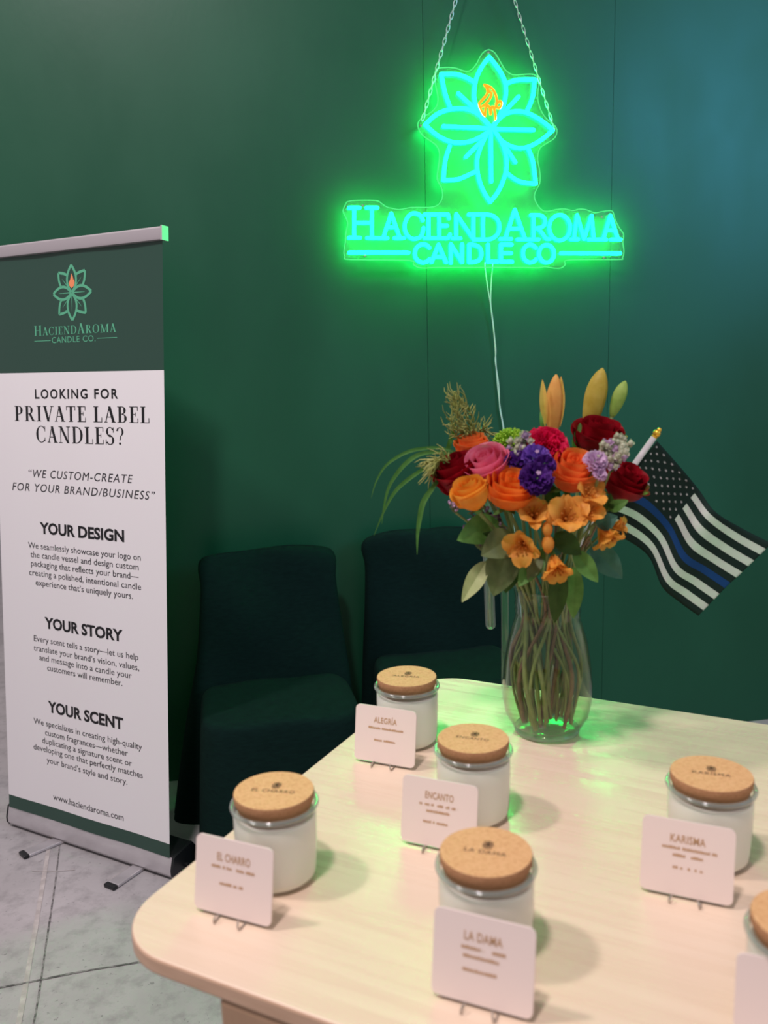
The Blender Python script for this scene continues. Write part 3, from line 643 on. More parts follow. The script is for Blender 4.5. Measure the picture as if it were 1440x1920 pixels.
# ------------------------------------------------------------------ candle jars
RJ = .0485
def jar_parts(t, name_txt, rot):
    g_ = MB()
    outp = [(RJ * .55, 0), (RJ * .86, .0), (RJ * .945, .004), (RJ * .97, .012), (RJ * .985, .03), (RJ, .06), (RJ * 1.005, .085), (RJ * 1.01, .0895)]
    g_.lathe(outp, 56, 0, True, False); gv = g_.build('glass_vessel', M['jar_glass'], t, angle=50)
    g_ = MB(); g_.tube([(RJ * 1.012 * math.cos(6.28318 * k / 56), RJ * 1.012 * math.sin(6.28318 * k / 56), .0925) for k in range(56)], .0029, 10, closed=True); g_.build('rim', M['rim_glass'], gv)
    w_ = MB(); w_.lathe([(RJ * .5, .003), (RJ * .84, .003), (RJ * .925, .007), (RJ * .95, .014), (RJ * .965, .03), (RJ * .98, .06), (RJ * .985, .078), (RJ * .955, .0805), (RJ * .5, .080)], 56)
    w_.build('wax', M['wax'], t, angle=50)
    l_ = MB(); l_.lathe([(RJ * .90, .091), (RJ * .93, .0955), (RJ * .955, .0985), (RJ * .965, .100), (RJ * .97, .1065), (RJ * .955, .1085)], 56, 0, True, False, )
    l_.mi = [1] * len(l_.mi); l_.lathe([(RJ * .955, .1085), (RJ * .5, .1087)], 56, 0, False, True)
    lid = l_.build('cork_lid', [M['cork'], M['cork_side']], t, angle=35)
    if name_txt:
        c_, s_ = math.cos(rot), math.sin(rot)
        fn = lambda x, y: Vector((x * c_ - y * s_, x * s_ + y * c_, .1090))
        tx = MB(); hw = .0215 if len(name_txt) < 8 else .026
        put_text(tx, name_txt, -hw, hw, -.006, .0065, fn, space=1.1)
        emblem(tx, tx, 0, .0105, .0058, .0075, fn, .16)
        tx.build('lid_lettering', M['burn'], lid, smooth=False)
def jar(lid_px, txt, label, rot=-.38, shift=(0, 0)):
    p = atz(*lid_px, TZ + .1087)
    t = thing('candle_jar', label, 'candle', (p.x, p.y, TZ), 0, 'lidded candles on the table')
    jar_parts(t, txt, rot); return t
jar((762.5, 1267), 'ALEGR\u00cdA', 'white jar candle with a cork lid reading ALEGRIA at the back of the table', -.25)
jar((887, 1383), 'ENCANTO', 'white jar candle with a cork lid reading ENCANTO in front of the vase', -.35)
jar((513.5, 1481), 'EL CHARRO', 'white jar candle with a cork lid reading EL CHARRO near the table corner', -.2)
jar((911, 1595), 'LA DAMA', 'white jar candle with a cork lid reading LA DAMA, closest to the viewer', -.33)
jar((1334, 1449), 'KARISMA', 'white jar candle with a cork lid reading KARISMA right of the vase', -.33)
jar((1515, 1722), '', 'white jar candle with a plain cork lid cut off by the right picture edge')

# ------------------------------------------------------------------ scent cards on little wire easels
CWD, CHT = .098, .084
def card(bl, br, name_txt, rows, lab):
    a, b = atz(*bl, TZ + .004), atz(*br, TZ + .004); c = (a + b) / 2; d = b - a
    rz = math.radians(-23.5) if name_txt else math.radians(-23)
    t = thing('scent_card', 'pale pink rounded card ' + lab, 'card', (c.x, c.y, TZ + .0045), rz, 'scent cards in front of the candles')
    tilt = math.radians(9); ct, stt = math.cos(tilt), math.sin(tilt)
    def cf(x, y, z=0): return Vector((x, y * stt + z * ct, y * ct - z * stt))    # y up the card, z behind it
    pl = []; r = .007
    for cx, cy, a0 in ((-CWD / 2 + r, r, 180), (CWD / 2 - r, r, 270), (CWD / 2 - r, CHT - r, 0), (-CWD / 2 + r, CHT - r, 90)):
        for k in range(7):
            an = math.radians(a0 + 90 * k / 6); pl.append((cx + r * math.cos(an), cy + r * math.sin(an)))
    cm = MB(); cm.prism(pl, 0, .0022, 0, None, lambda p: cf(p.x, p.y, p.z)); o = cm.build('card_board', M['card'], t, angle=30)
    if name_txt:
        tx = MB(); fn = lambda x, y: cf(x, y, -.0004)
        hw = {7: .0185, 9: .021}.get(len(name_txt), .019)
        put_text(tx, name_txt, -hw, hw, .0595, .0085, fn, bold=.01, space=1.05)
        rnd = random.Random(name_txt)
        for y, x0, x1 in rows:
            x = x0
            while x < x1:
                w = rnd.uniform(.0012, .0026); h = rnd.uniform(.0022, .0032)
                if rnd.random() < .86: tx.add([fn(x, y), fn(min(x + w, x1), y), fn(min(x + w, x1), y + h), fn(x, y + h)], [(0, 1, 2, 3)])
                x += w + .0005
        tx.build('card_lettering', M['gold_ink'], o, smooth=False)
    s = thing('card_easel', 'little bent wire easel holding the pale card ' + lab, 'stand', (c.x, c.y, TZ), rz, 'wire easels under the cards')
    for sx in (-1, 1):
        w = MB(); w.tube(spline([(sx * .014, .034, .052), (sx * .015, .018, .03), (sx * .016, .0065, .0045), (sx * .0165, .002, .0016), (sx * .0165, -.008, .0014), (sx * .0155, -.0125, .003), (sx * .0145, -.0105, .0075), (sx * .013, -.0065, .0085)], 5), .0009, 6)
        w.build('hook', M['wire'], s)
    w = MB(); w.tube(spline([(-.014, .034, .052), (-.012, .036, .054), (0, .037, .056), (.012, .036, .054), (.014, .034, .052)], 4), .0009, 6)
    w.tube(spline([(0, .037, .056), (.001, .045, .035), (0, .058, .0012)], 5), .0009, 6); w.build('back_strut', M['wire'], s)
    w = MB(); w.tube([(-.04, .004, .0012), (.04, .004, .0012)], .0009, 6); w.build('base_wire', M['wire'], s)
card((664, 1421), (777, 1443), 'ALEGR\u00cdA', [(.050, -.027, .029), (.032, -.017, .017)], 'printed ALEGRIA before the back candle')
card((757, 1578), (885, 1603), 'ENCANTO', [(.0505, -.026, .024), (.0425, -.018, .014), (.029, -.020, .012)], 'printed ENCANTO, half hidden by the nearest lid')
card((364, 1702), (508, 1740), 'EL CHARRO', [(.051, -.028, -.002), (.051, .004, .027), (.033, -.017, .013)], 'printed EL CHARRO near the table corner')
card((806, 1866), (1000, 1910), 'LA DAMA', [(.051, -.021, .001), (.051, .007, .022), (.043, -.019, .016), (.030, -.019, .016)], 'printed LA DAMA, the nearest card')
card((1198, 1664), (1375, 1702), 'KARISMA', [(.0515, -.027, .031), (.0435, -.017, -.002), (.0435, .004, .018), (.030, -.017, .017)], 'printed KARISMA at the right of the table')
card((1392, 1975), (1590, 2015), '', [], 'cut off at the lower right corner')

# ------------------------------------------------------------------ vase
vc = atz(1025, 1370, TZ); VX, VY = vc.x, vc.y
vase = thing('glass_vase', 'clear glass vase of water and stems holding the mixed bouquet', 'vase', (VX, VY, TZ))
VP = [(.050, .010), (.058, .018), (.066, .032), (.0708, .055), (.0712, .085), (.068, .12), (.062, .155), (.0545, .18), (.051, .192), (.0505, .2), (.052, .204), (.0505, .208), (.052, .214), (.0505, .22), (.0525, .236), (.055, .241), (.0535, .243)]
vm = MB(); vm.lathe(VP, 64, 0, False, False); vm.build('vessel_wall', M['vase'], vase, angle=60)
vm = MB(); vm.lathe([(.030, .0005), (.047, .0005), (.0515, .003), (.0525, .007), (.0495, .0105), (.030, .0085)], 64); vm.build('vessel_base', M['vase_base'], vase, angle=60)
vm = MB(); vm.lathe([(.048, .0115), (.056, .0185), (.0645, .032), (.069, .055), (.0695, .085), (.0665, .12), (.0605, .155), (.053, .18)], 48); vm.build('water', M['water'], vase, angle=60)
VTOP = TZ + .241
srnd = random.Random(5)
def stem_path(head, spread=None):
    """from the flower head down through the neck of the vase to its floor"""
    head = Vector(head); d = Vector((head.x - VX, head.y - VY, 0)); L_ = d.length or 1
    a = math.atan2(d.y, d.x) + srnd.uniform(-.5, .5); r = min(.043, .020 + L_ * .3) * srnd.uniform(.7, 1)
    nk = Vector((VX + r * math.cos(a), VY + r * math.sin(a), VTOP - .035))
    a2 = a + srnd.uniform(-1.7, 1.7); r2 = srnd.uniform(.018, .047)
    bt = Vector((VX + r2 * math.cos(a2), VY + r2 * math.sin(a2), TZ + srnd.uniform(.016, .04)))
    return spline([head, head * .45 + Vector((nk.x, nk.y, nk.z + .03)) * .55 + Vector((0, 0, .012)), nk, (nk + bt) / 2 + Vector((bt.x - VX, bt.y - VY, 0)) * .55 + Vector((srnd.uniform(-.008, .008), srnd.uniform(-.008, .008), 0)), bt], 5)
def add_stem(t, head, r=.0022, mt='stem'):
    b = MB(); p = stem_path(head); b.tube(p, [r * (1.5 if q.z < VTOP - .05 else 1.1) * (1 + .2 * noise.noise(q * 60)) for q in p], 7); return b.build('stem', M[mt], t, True)
def leaf_mesh(mb, base, tip, width, nrm=None, droop=.0, fold=.25, mi=0, pw=.8, twist=0):
    base, tip = Vector(base), Vector(tip); t = tip - base; L_ = t.length; t.normalize()
    nrm = Vector(nrm if nrm else (EYE - base)).normalized(); s = t.cross(nrm).normalized(); nn = s.cross(t).normalized(); rows = []
    for i in range(13):
        f = i / 12; w = width / 2 * math.sin(math.pi * min(1, max(.0, f ** pw))) ** .85 + .0004
        c = base + t * L_ * f + nn * (droop * math.sin(math.pi * f)); tw = twist * (f - .5)
        s2 = s * math.cos(tw) + nn * math.sin(tw); n2 = nn * math.cos(tw) - s * math.sin(tw)
        rows.append([c + s2 * w * x + n2 * (-fold * w * (1 - abs(x)) + .06 * w * math.sin(f * 14 + x * 2)) for x in (-1, -.66, -.33, -.06, 0, .06, .33, .66, 1)])
    mb.grid(rows, mi)
def petal(mb, P, n=9, m_=9, mi=0):
    mb.grid([[P(2 * j / (n - 1) - 1, i / (m_ - 1)) for j in range(n)] for i in range(m_)], mi)

def rose(px, y, dia, axis, mt, label, seed, tall=1.0, opened=1.0, leafs=(), stem='stem'):
    c = aty(px[0], px[1], y); R = dia / 2 / ppm(c); X, Y_, Z_ = frame(axis); rn = random.Random(seed)
    base = c - Z_ * R * .8 * tall
    t = thing('rose', label, 'flower', tuple(base), 0, 'roses in the bouquet')
    H_ = 1.5 * R * tall
    layers = [(2, .13, 1.0, .0, 3.0, 0), (3, .30, 1.06, .02, 2.0, 0), (3, .52, 1.08, .08, 1.65, .1), (3, .75, 1.03, .16, 1.55, .3), (3, .92, .93, .26, 1.5, .5), (2, .98, .82, .26, 1.0, .8)]
    for li, (k, rt, ht, lip, sp, pt) in enumerate(layers):
        b = MB()
        for q in range(k):
            th = 6.2832 * q / k + li * 1.05 + rn.uniform(-.2, .2); A = sp * math.pi / k * .95; lp_ = lip * rn.uniform(.7, 1.3) * opened; hh = ht * rn.uniform(.96, 1.04); rr = rt * (1 if li < 2 else opened) * rn.uniform(.96, 1.04); ph = rn.uniform(0, 6)
            def P(a, v):
                w = A * (.5 + .5 * math.sin(min(1, v * 1.5) * math.pi / 2)) * (1 - .12 * pt * max(0, v - .8) / .2)
                r = R * rr * (.20 + .80 * math.sin(min(1, v * 1.5) * math.pi / 2) ** .8) * (1 - .08 * max(0, v - .55) / .45 * (1 - pt))
                ov = max(0, (v - .66) / .34); r += R * lp_ * ov * ov * (1 - .55 * abs(a) ** 1.5) * .75
                z = H_ * hh * (v * (1 - (.10 + .12 * pt) * a * a * v) - lp_ * .16 * ov ** 3)
                r += R * .05 * a * v                      # each petal tucks under its neighbour
                r *= 1 + .012 * math.sin(a * 5 + ph) * v
                g_ = th + a * w; return base + X * (r * math.cos(g_)) + Y_ * (r * math.sin(g_)) + Z_ * z
            petal(b, P, 13, 12)
        b.build('petals', M[mt], t, True, angle=0)
    b = MB()
    for q in range(5):
        th = 6.2832 * q / 5 + seed; d = X * math.cos(th) + Y_ * math.sin(th)
        leaf_mesh(b, base + d * R * .12, base + d * R * .75 + Z_ * R * (.3 - .5 * rn.random()), R * .22, Z_, 0, .2)
    b.sphere(base - Z_ * R * .08, R * .2, 8); b.build('sepals', M['leaf'], t, True, angle=0)
    add_stem(t, base - Z_ * R * .15, .0026, stem); return t
rose((862, 892), 1.30, 90, (-.42, -.25, .87), 'red', 'dark red rose at the far left of the bouquet', 1, 1.15)
rose((915, 876), 1.275, 88, (-.4, -.42, .82), 'pink', 'pink rose between the left red rose and the large orange rose', 2)
rose((958, 920), 1.235, 92, (.04, -.46, .88), 'orange', 'large orange rose at the front left of the bouquet', 3)
rose((1072, 886), 1.255, 94, (.1, -.5, .86), 'coral', 'coral orange rose at the centre right under the upper red rose', 4)
rose((1122, 822), 1.345, 92, (.10, -.32, .94), 'red', 'dark red rose at the top right below the lily buds', 5)
rose((1168, 906), 1.27, 84, (.40, -.42, .82), 'red', 'dark red rose at the right in front of the flag', 6, stem='stem_brown')
rose((884, 928), 1.205, 74, (-.35, -.3, .88), 'amber', 'yellow-orange half-open rose low at the left front', 7, 1.1, .9)
rose((884, 838), 1.36, 62, (-.1, -.15, .98), 'coral', 'orange rose at the back under the feathery greens', 8, stem='stem_brown')

def ruffle(name, px, y, dia, axis, mt, label, seed, n=60, frill=.16, group=None, center=None, flat=.8, w=.42):
    c = aty(px[0], px[1], y); R = dia / 2 / ppm(c); X, Y_, Z_ = frame(axis); rn = random.Random(seed)
    base = c - Z_ * R * .55; t = thing(name, label, 'flower', tuple(base), 0, group); b = MB()
    for k in range(n):
        f = math.sqrt((k + .5) / n); th = k * 2.39996 + rn.uniform(-.2, .2); el = f * 1.5; L_ = R * (1.0 - .12 * (1 - f)) * rn.uniform(.9, 1.08) * 1.1
        d = (X * math.cos(th) + Y_ * math.sin(th)) * math.sin(el) + Z_ * math.cos(el) * flat; d = d.normalized()
        s = d.cross(Z_ if f > .2 else X).normalized(); s = (s * math.cos(th * 3) * .35 + s).normalized(); u = s.cross(d); ph = rn.uniform(0, 6); W = R * w * rn.uniform(.8, 1.2)
        def P(a, v):
            ww = W * v ** .9; ed = frill * R * v * v * math.sin(a * 8 + ph)
            return base + d * (L_ * (.12 + .88 * v) * (1 - .10 * a * a)) + s * ww * a + u * (ed + .25 * W * (a * a) * v + .15 * R * math.sin(v * 2.5 + ph) * v)
        petal(b, P, 9, 5)
    b.build('petals', M[mt], t, True, angle=0)
    if center:
        cb = MB()
        for k in range(14):
            a = k * 2.4; r = R * .2 * math.sqrt(k / 14); cb.sphere(base + X * r * math.cos(a) * .7 + Y_ * r * math.sin(a) * .7 + Z_ * R * .9, R * .05, 5)
        cb.build('flower_eye', M[center], t, True)
    b = MB(); b.tube([base + Z_ * R * .15, base - Z_ * R * .35, base - Z_ * R * .5], [R * .28, R * .22, R * .1], 10); b.build('calyx', M['leaf'], t, True)
    add_stem(t, base - Z_ * R * .45, .002); return t
ruffle('carnation', (1025, 826), 1.28, 80, (-.02, -.6, .8), 'hot_pink', 'hot pink frilly carnation at the top middle', 11, 70, .17)
ruffle('carnation', (926, 843), 1.36, 30, (0, -.5, .86), 'pink', 'small pink carnation behind the pink rose', 12, 26, .10)
G = 'purple stocks in the middle of the bouquet'
ruffle('stock_flower', (1008, 892), 1.20, 62, (.05, -.8, .6), 'purple', 'deep purple stock flower beside the large orange rose', 13, 34, .12, G, 'lilac', .7, .55)
ruffle('stock_flower', (1006, 852), 1.245, 52, (0, -.75, .66), 'violet', 'violet stock flower with a pale eye below the carnation', 14, 28, .12, G, 'lilac', .7, .55)
ruffle('stock_flower', (968, 860), 1.255, 46, (-.15, -.6, .78), 'purple', 'deep purple stock flower right of the pink rose', 15, 28, .12, G, None, .7, .55)
ruffle('stock_flower', (1026, 866), 1.22, 38, (.25, -.7, .66), 'purple', 'small purple stock flower beside the coral rose', 18, 24, .12, G, None, .7, .55)
ruffle('pale_stock_flower', (1120, 860), 1.215, 44, (.1, -.7, .7), 'lilac', 'pale pink stock flower right of the coral rose', 16, 28, .12, None, 'cream', .7, .55)
ruffle('pale_stock_flower', (1126, 888), 1.205, 26, (.1, -.7, .7), 'lilac', 'small pale pink stock flower above the right alstroemerias', 17, 20, .12, None, None, .7, .55)
# button chrysanthemum
def mum(px, y, dia, axis, label, seed):
    c = aty(*px, y); R = dia / 2 / ppm(c); X, Y_, Z_ = frame(axis); t = thing('chrysanthemum', label, 'flower', tuple(c), 0); b = MB(); rn = random.Random(seed)
    for k in range(170):
        zz = 1 - 1.35 * (k + .5) / 170; r = math.sqrt(max(0, 1 - zz * zz)); a = k * 2.39996; d = X * r * math.cos(a) + Y_ * r * math.sin(a) + Z_ * zz * .85
        d = d + Vector((rn.uniform(-.06, .06), rn.uniform(-.06, .06), rn.uniform(-.06, .06)))
        b.tube([c + d * R * .45, c + d * R * .8, c + d * R * .98 + Z_ * R * .05], [R * .06, R * .085, R * .045], 6)
    b.build('petals', M['lime'], t, True); b = MB(); b.sphere(c, R * .5, 10); b.build('flower_eye', M['leaf'], t, True); add_stem(t, c - Z_ * R * .4)
mum((957, 832), 1.335, 66, (-.1, -.3, .95), 'lime green button chrysanthemum at the top left of the middle', 3)
# small clusters
def cluster(name, px, y, size, cols, label, seed, n=26, r=.0028, cat='flower', group=None, stretch=(1, 1, 1)):
    c = aty(*px, y); R = size / 2 / ppm(c); rn = random.Random(seed); t = thing(name, label, cat, tuple(c), 0, group); bs = MB(); bb = [MB() for _ in cols]; root = c + Vector((0, .005, -R * 1.3))
    for k in range(n):
        d = Vector((rn.gauss(0, .5) * stretch[0], rn.gauss(0, .4) * stretch[1], rn.gauss(0, .5) * stretch[2])); 
        if d.length > 1: d.normalize()
        p = c + d * R; i = k % len(cols); rr = r * rn.uniform(.7, 1.3); bb[i].sphere(p, rr, 6, 0, (1, 1, 1.2))
        if name != 'statice':
            for q in range(4):
                a = q * 1.57 + k; leaf_mesh(bb[i], p, p + Vector((math.cos(a) * rr * 1.7, -abs(math.sin(k)) * rr, math.sin(a) * rr * 1.7)), rr * 1.3)
        bs.tube([p, (p + root) / 2 + Vector((0, 0, -.003)), root], [.0006, .0008, .001], 5)
    for b, cl in zip(bb, cols): b.build('florets', M[cl], t, True, angle=0)
    bs.build('stalks', M['leaf_olive'], t, True); add_stem(t, root, .0016)
cluster('filler_flower', (980, 838), 1.275, 52, ('cream', 'mauve'), 'pale grey-lilac filler flower cluster left of the hot pink carnation', 21, 44, .0034)
cluster('filler_flower', (1146, 852), 1.235, 52, ('cream', 'cream', 'lilac'), 'cream and lilac filler flower cluster beside the right red roses', 22, 46, .0036)
cluster('filler_flower', (1160, 834), 1.29, 44, ('cream',), 'open spray of cream buds next to the flag stick', 23, 22, .0036)
cluster('statice', (908, 988), 1.28, 76, ('statice', 'mauve', 'statice'), 'dusky purple statice tucked under the yellow-orange rose', 24, 130, .0024, stretch=(.9, .6, .75))
cluster('statice', (853, 944), 1.24, 26, ('mauve', 'lilac'), 'tiny sprig of lilac statice sticking out at the left', 25, 34, .0016)
# alstroemerias
def alstro(px, y, dia, axis, label, seed, mt='gold'):
    c = aty(*px, y); R = dia / 2 / ppm(c); X, Y_, Z_ = frame(axis); rn = random.Random(seed); base = c - Z_ * R * .75
    t = thing('alstroemeria', label, 'flower', tuple(base), 0, 'golden orange alstroemerias along the front')
    for ring, (wd, ln, cl) in enumerate(((.62, 1.0, mt), (.40, 1.06, 'gold_dark'))):
        b = MB()
        for k in range(3):
            th = 2.0944 * k + ring * 1.0472 + seed; d = X * math.cos(th) + Y_ * math.sin(th); s = Z_.cross(d); op = rn.uniform(.75, 1.1); ph = rn.uniform(0, 6)
            def P(a, v):
                o = R * (1.15 * op) * (v ** 1.5) * ln * .95; z = R * 1.35 * math.sin(v * 1.75) * (1 - .15 * ring)
                w = R * wd * (math.sin(math.pi * (v * .82 + .04)) ** .8) * (1 if v < .9 else .55)
                return base + d * o + Z_ * (z + .16 * R * a * a * v + .04 * R * math.sin(a * 6 + ph) * v) + s * w * a
            petal(b, P, 9, 10)
        b.build('outer_petals' if ring == 0 else 'inner_petals', [M[cl] if ring == 0 else M['gold']], t, True, angle=0)
    b = MB()
    for k in range(6):
        a = k * 1.047; tip = base + Z_ * R * 1.3 + (X * math.cos(a) + Y_ * math.sin(a)) * R * .3
        b.tube([base, base + Z_ * R * .7 + (tip - base) * .1, tip], R * .025, 5); b.sphere(tip, R * .07, 5)
    b.build('stamens', M['gold_dark'], t, True)
    b = MB(); b.tube([base + Z_ * R * .1, base - Z_ * R * .3], [R * .2, R * .1], 8); b.build('calyx', M['leaf'], t, True)
    add_stem(t, base - Z_ * R * .25, .0017)
alstro((1000, 966), 1.215, 64, (-.15, -.75, .6), 'golden alstroemeria just below the large orange rose', .4)
alstro((1062, 972), 1.20, 78, (.0, -.8, .55), 'golden alstroemeria with a dark throat below the coral rose', 1.57)
alstro((1102, 932), 1.215, 62, (.2, -.6, .75), 'pale orange alstroemeria between the coral rose and the right red rose', 2.2)
alstro((1100, 962), 1.205, 60, (.3, -.7, .6), 'golden alstroemeria right of the dark-throated one', .9)
alstro((980, 1020), 1.205, 66, (-.3, -.8, -.1), 'golden alstroemeria at the lower left over the olive leaves', 1.9)
alstro((1042, 1060), 1.19, 64, (.1, -.6, -.65), 'yellow-gold alstroemeria hanging lowest over the vase rim', 2.6)
alstro((1136, 1000), 1.215, 62, (.35, -.45, -.7), 'golden alstroemeria drooping at the lower right', .2)
alstro((1160, 986), 1.25, 36, (.75, -.4, .2), 'small golden alstroemeria against the flag stripes', 1.2)
for px, r_, lab in (((1027, 1020), 13, 'larger pale orange alstroemeria bud in the middle of the golden flowers'), ((1026, 992), 11, 'slim pale orange alstroemeria bud under the golden flowers'), ((1032, 970), 11, 'round golden alstroemeria bud between two open flowers')):
    c = aty(*px, 1.195); R = r_ / ppm(c); t = thing('alstroemeria_bud', lab, 'flower bud', tuple(c), 0, 'alstroemeria buds'); b = MB()
    b.lathe([(.05, -1.25), (.5, -1.0), (.85, -.4), (.9, .2), (.62, .8), (.2, 1.15), (.02, 1.25)], 12); b.v = [c + Vector((p.x * R * (1 + .08 * math.cos(3 * math.atan2(p.y, p.x))), p.y * R, p.z * R * 1.15)) for p in b.v]
    b.build('bud_petals', M['gold'], t, True, angle=0); add_stem(t, c - Vector((0, 0, R * 1.3)), .0014)
# lilies
def lily_bud(base, tip, wid, y, mt, label, opened=False, ribs=3):
    a, b_ = aty(*base, y), aty(*tip, y); ax = b_ - a; L_ = ax.length; X, Y_, Z_ = frame(ax); R = wid / 2 / ppm(a); t = thing('lily_bud', label, 'flower bud', tuple(a), 0, 'lily buds standing above the bouquet'); b = MB()
    prof = [(0, .25), (.05, .42), (.18, .68), (.35, .88), (.55, 1.0), (.72, .92), (.86, .66), (.95, .36), (1.0, .06)] if not opened else [(0, .45), (.1, .72), (.3, .92), (.5, 1.0), (.7, .92), (.85, .62), (.95, .35), (1, .1)]
    rings = [[a + Z_ * (L_ * f) + (X * math.cos(q * 6.2832 / 36) + Y_ * math.sin(q * 6.2832 / 36)) * R * w * (1 - .17 * abs(math.sin(ribs * q * 6.2832 / 72)) ** .5 + .06) for q in range(36)] for f, w in prof]
    b.grid(rings, 0, True); b.build('bud_petals', M[mt], t, True, angle=0, subsurf=1)
    if opened:
        b = MB(); p0 = a + Z_ * L_ * .1 - X * R * .2
        leaf_mesh(b, aty(1022, 800, y - .006), aty(1017, 712, y - .008), 14 / ppm(a), None, .006, .3, pw=1.0); leaf_mesh(b, aty(1050, 800, y - .006), aty(1052, 706, y + .004), 15 / ppm(a), None, .004, .3, pw=1.0)
        b.build('loose_petals', M['bud_orange'], t, True, angle=0)
    b = MB(); p = stem_path(a); p = [a + Z_ * L_ * .03] + p; b.tube(p, .0028, 8); b.build('stem', M['stem'], t, True)
lily_bud((1037, 812), (1043, 702), 34, 1.36, 'bud_orange', 'peach orange lily bud beginning to open, left of the three', True)
lily_bud((1102, 812), (1130, 690), 44, 1.38, 'bud_yellow', 'tall yellow lily bud in the middle of the three')
lily_bud((1147, 782), (1173, 714), 28, 1.37, 'bud_green', 'small green lily bud, right of the three')
# leaves
def sprig(label, leaves, anchor, y=1.25):
    c = aty(*anchor, y); t = thing('leafy_stem', label, 'leaves', tuple(c), 0, 'leafy stems over the vase rim')
    for base, tip, w, yb, yt, mt, fold in leaves:
        b = MB(); p, q_ = aty(*base, yb), aty(*tip, yt); leaf_mesh(b, p, q_, w / ppm(p), None, .006, fold); b.build('leaf', M[mt], t, True, angle=0)
        s = MB(); s.tube(spline([c, (c + p) / 2 + Vector((0, .004, .004)), p + (q_ - p) * .04], 4), .0011, 6); s.build('petiole', M['stem'], t, True)
    add_stem(t, c, .0022, 'stem_brown')
sprig('leafy stem with a fresh green pointed leaf and an olive leaf at the left', [((935, 978), (857, 1013), 56, 1.26, 1.22, 'leaf', .2), ((965, 1003), (902, 1042), 58, 1.23, 1.205, 'leaf_olive', .25), ((930, 1005), (905, 1000), 16, 1.25, 1.22, 'leaf_dark', .3)], (965, 1010), 1.25)
sprig('leafy stem with a pale drooping leaf and broad dark olive leaves at the lower left', [((912, 1052), (866, 1129), 34, 1.24, 1.22, 'leaf_pale', .35), ((955, 1020), (925, 1118), 62, 1.235, 1.225, 'leaf_olive', .2), ((958, 1040), (948, 1112), 46, 1.25, 1.24, 'leaf_dark', .2)], (962, 1035), 1.26)
sprig('leafy stem with bright green leaves hanging in front of the vase neck', [((1018, 1030), (972, 1100), 40, 1.22, 1.2, 'leaf', .3), ((1012, 1040), (990, 1090), 26, 1.215, 1.2, 'leaf_olive', .3), ((1052, 1058), (1040, 1168), 36, 1.25, 1.27, 'leaf_dark', .25)], (1020, 1035), 1.25)
sprig('leafy stem with a dark green leaf and a long pointed leaf at the lower right', [((1040, 1000), (1090, 1040), 40, 1.215, 1.20, 'leaf_dark', .15), ((1078, 1032), (1121, 1092), 34, 1.205, 1.19, 'leaf', .3), ((1078, 1060), (1075, 1160), 34, 1.26, 1.28, 'leaf', .25), ((1022, 1010), (1052, 1040), 28, 1.225, 1.21, 'leaf_grey', .2)], (1060, 1020), 1.25)
sprig('leafy stem with grey-green leaves beside the flag', [((1108, 1022), (1167, 1085), 48, 1.26, 1.25, 'leaf_grey', .25), ((1118, 985), (1158, 968), 34, 1.22, 1.21, 'leaf_grey', .3), ((1140, 955), (1178, 938), 22, 1.235, 1.22, 'leaf', .3), ((1135, 960), (1145, 925), 24, 1.24, 1.23, 'leaf_dark', .3)], (1105, 1005), 1.26)
sprig('leafy stem with small leaves hidden among the upper flowers', [((1080, 850), (1088, 793), 20, 1.36, 1.36, 'leaf', .3), ((1018, 810), (1013, 772), 6, 1.34, 1.34, 'leaf', .3), ((1060, 860), (1075, 838), 22, 1.33, 1.32, 'leaf_dark', .3), ((1040, 950), (1030, 905), 30, 1.27, 1.28, 'leaf_dark', .3), ((915, 915), (898, 880), 16, 1.25, 1.26, 'leaf_dark', .3)], (1045, 920), 1.31)
# bear grass
def A3(x, y_, d): return aty(680 + x / 6, 720 + y_ / 6, d)
for pts, w, d0, d1, lab in (
  ([(1180, 860), (1055, 775), (940, 735), (830, 718), (700, 725), (550, 750), (400, 815), (250, 930), (150, 1100), (95, 1285)], .0042, 1.33, 1.30, 'uppermost grass blade arching to the left, its top lit green'),
  ([(1200, 880), (1050, 800), (930, 775), (770, 768), (620, 800), (500, 880), (390, 1000), (290, 1170), (235, 1400), (215, 1575)], .0052, 1.32, 1.28, 'second grass blade arching left, just under the uppermost one'),
  ([(1050, 900), (860, 880), (740, 930), (600, 1010), (430, 1140), (330, 1260), (230, 1450), (125, 1710)], .0046, 1.31, 1.27, 'third grass blade reaching down left in front of the wall seam'),
  ([(1000, 1000), (850, 1090), (770, 1190), (680, 1330), (640, 1500), (615, 1700), (612, 1920)], .0066, 1.30, 1.25, 'broadest grass blade hanging down before the back chair'),
  ([(930, 960), (925, 860), (965, 700), (1020, 520), (1045, 440)], .0056, 1.37, 1.38, 'straight grass blade standing up beside the feathery greens')):
    q = [A3(x, y_, d0 + (d1 - d0) * i / (len(pts) - 1)) for i, (x, y_) in enumerate(pts)]
    t = thing('grass_blade', lab, 'grass blade', tuple(q[0]), 0, 'long grass blades of the bouquet'); q = spline(q, 6); rows = []; K = len(q)
    for i, p in enumerate(q):
        tg = (q[min(i + 1, K - 1)] - q[max(i - 1, 0)]).normalized(); f = i / (K - 1); ww = w * .62 * (min(1, .45 + f * 1.2) * (1 - max(0, (f - .55) / .45) ** 1.6) + .04)
        s = tg.cross(Vector((.25, -.9, .25))).normalized(); nn = s.cross(tg); rows.append([p - s * ww + nn * ww * .3, p, p + s * ww + nn * ww * .3])
    b = MB(); b.grid(rows); b.build('blade', M['grass'], t, True, angle=0); add_stem(t, q[0], .0014)
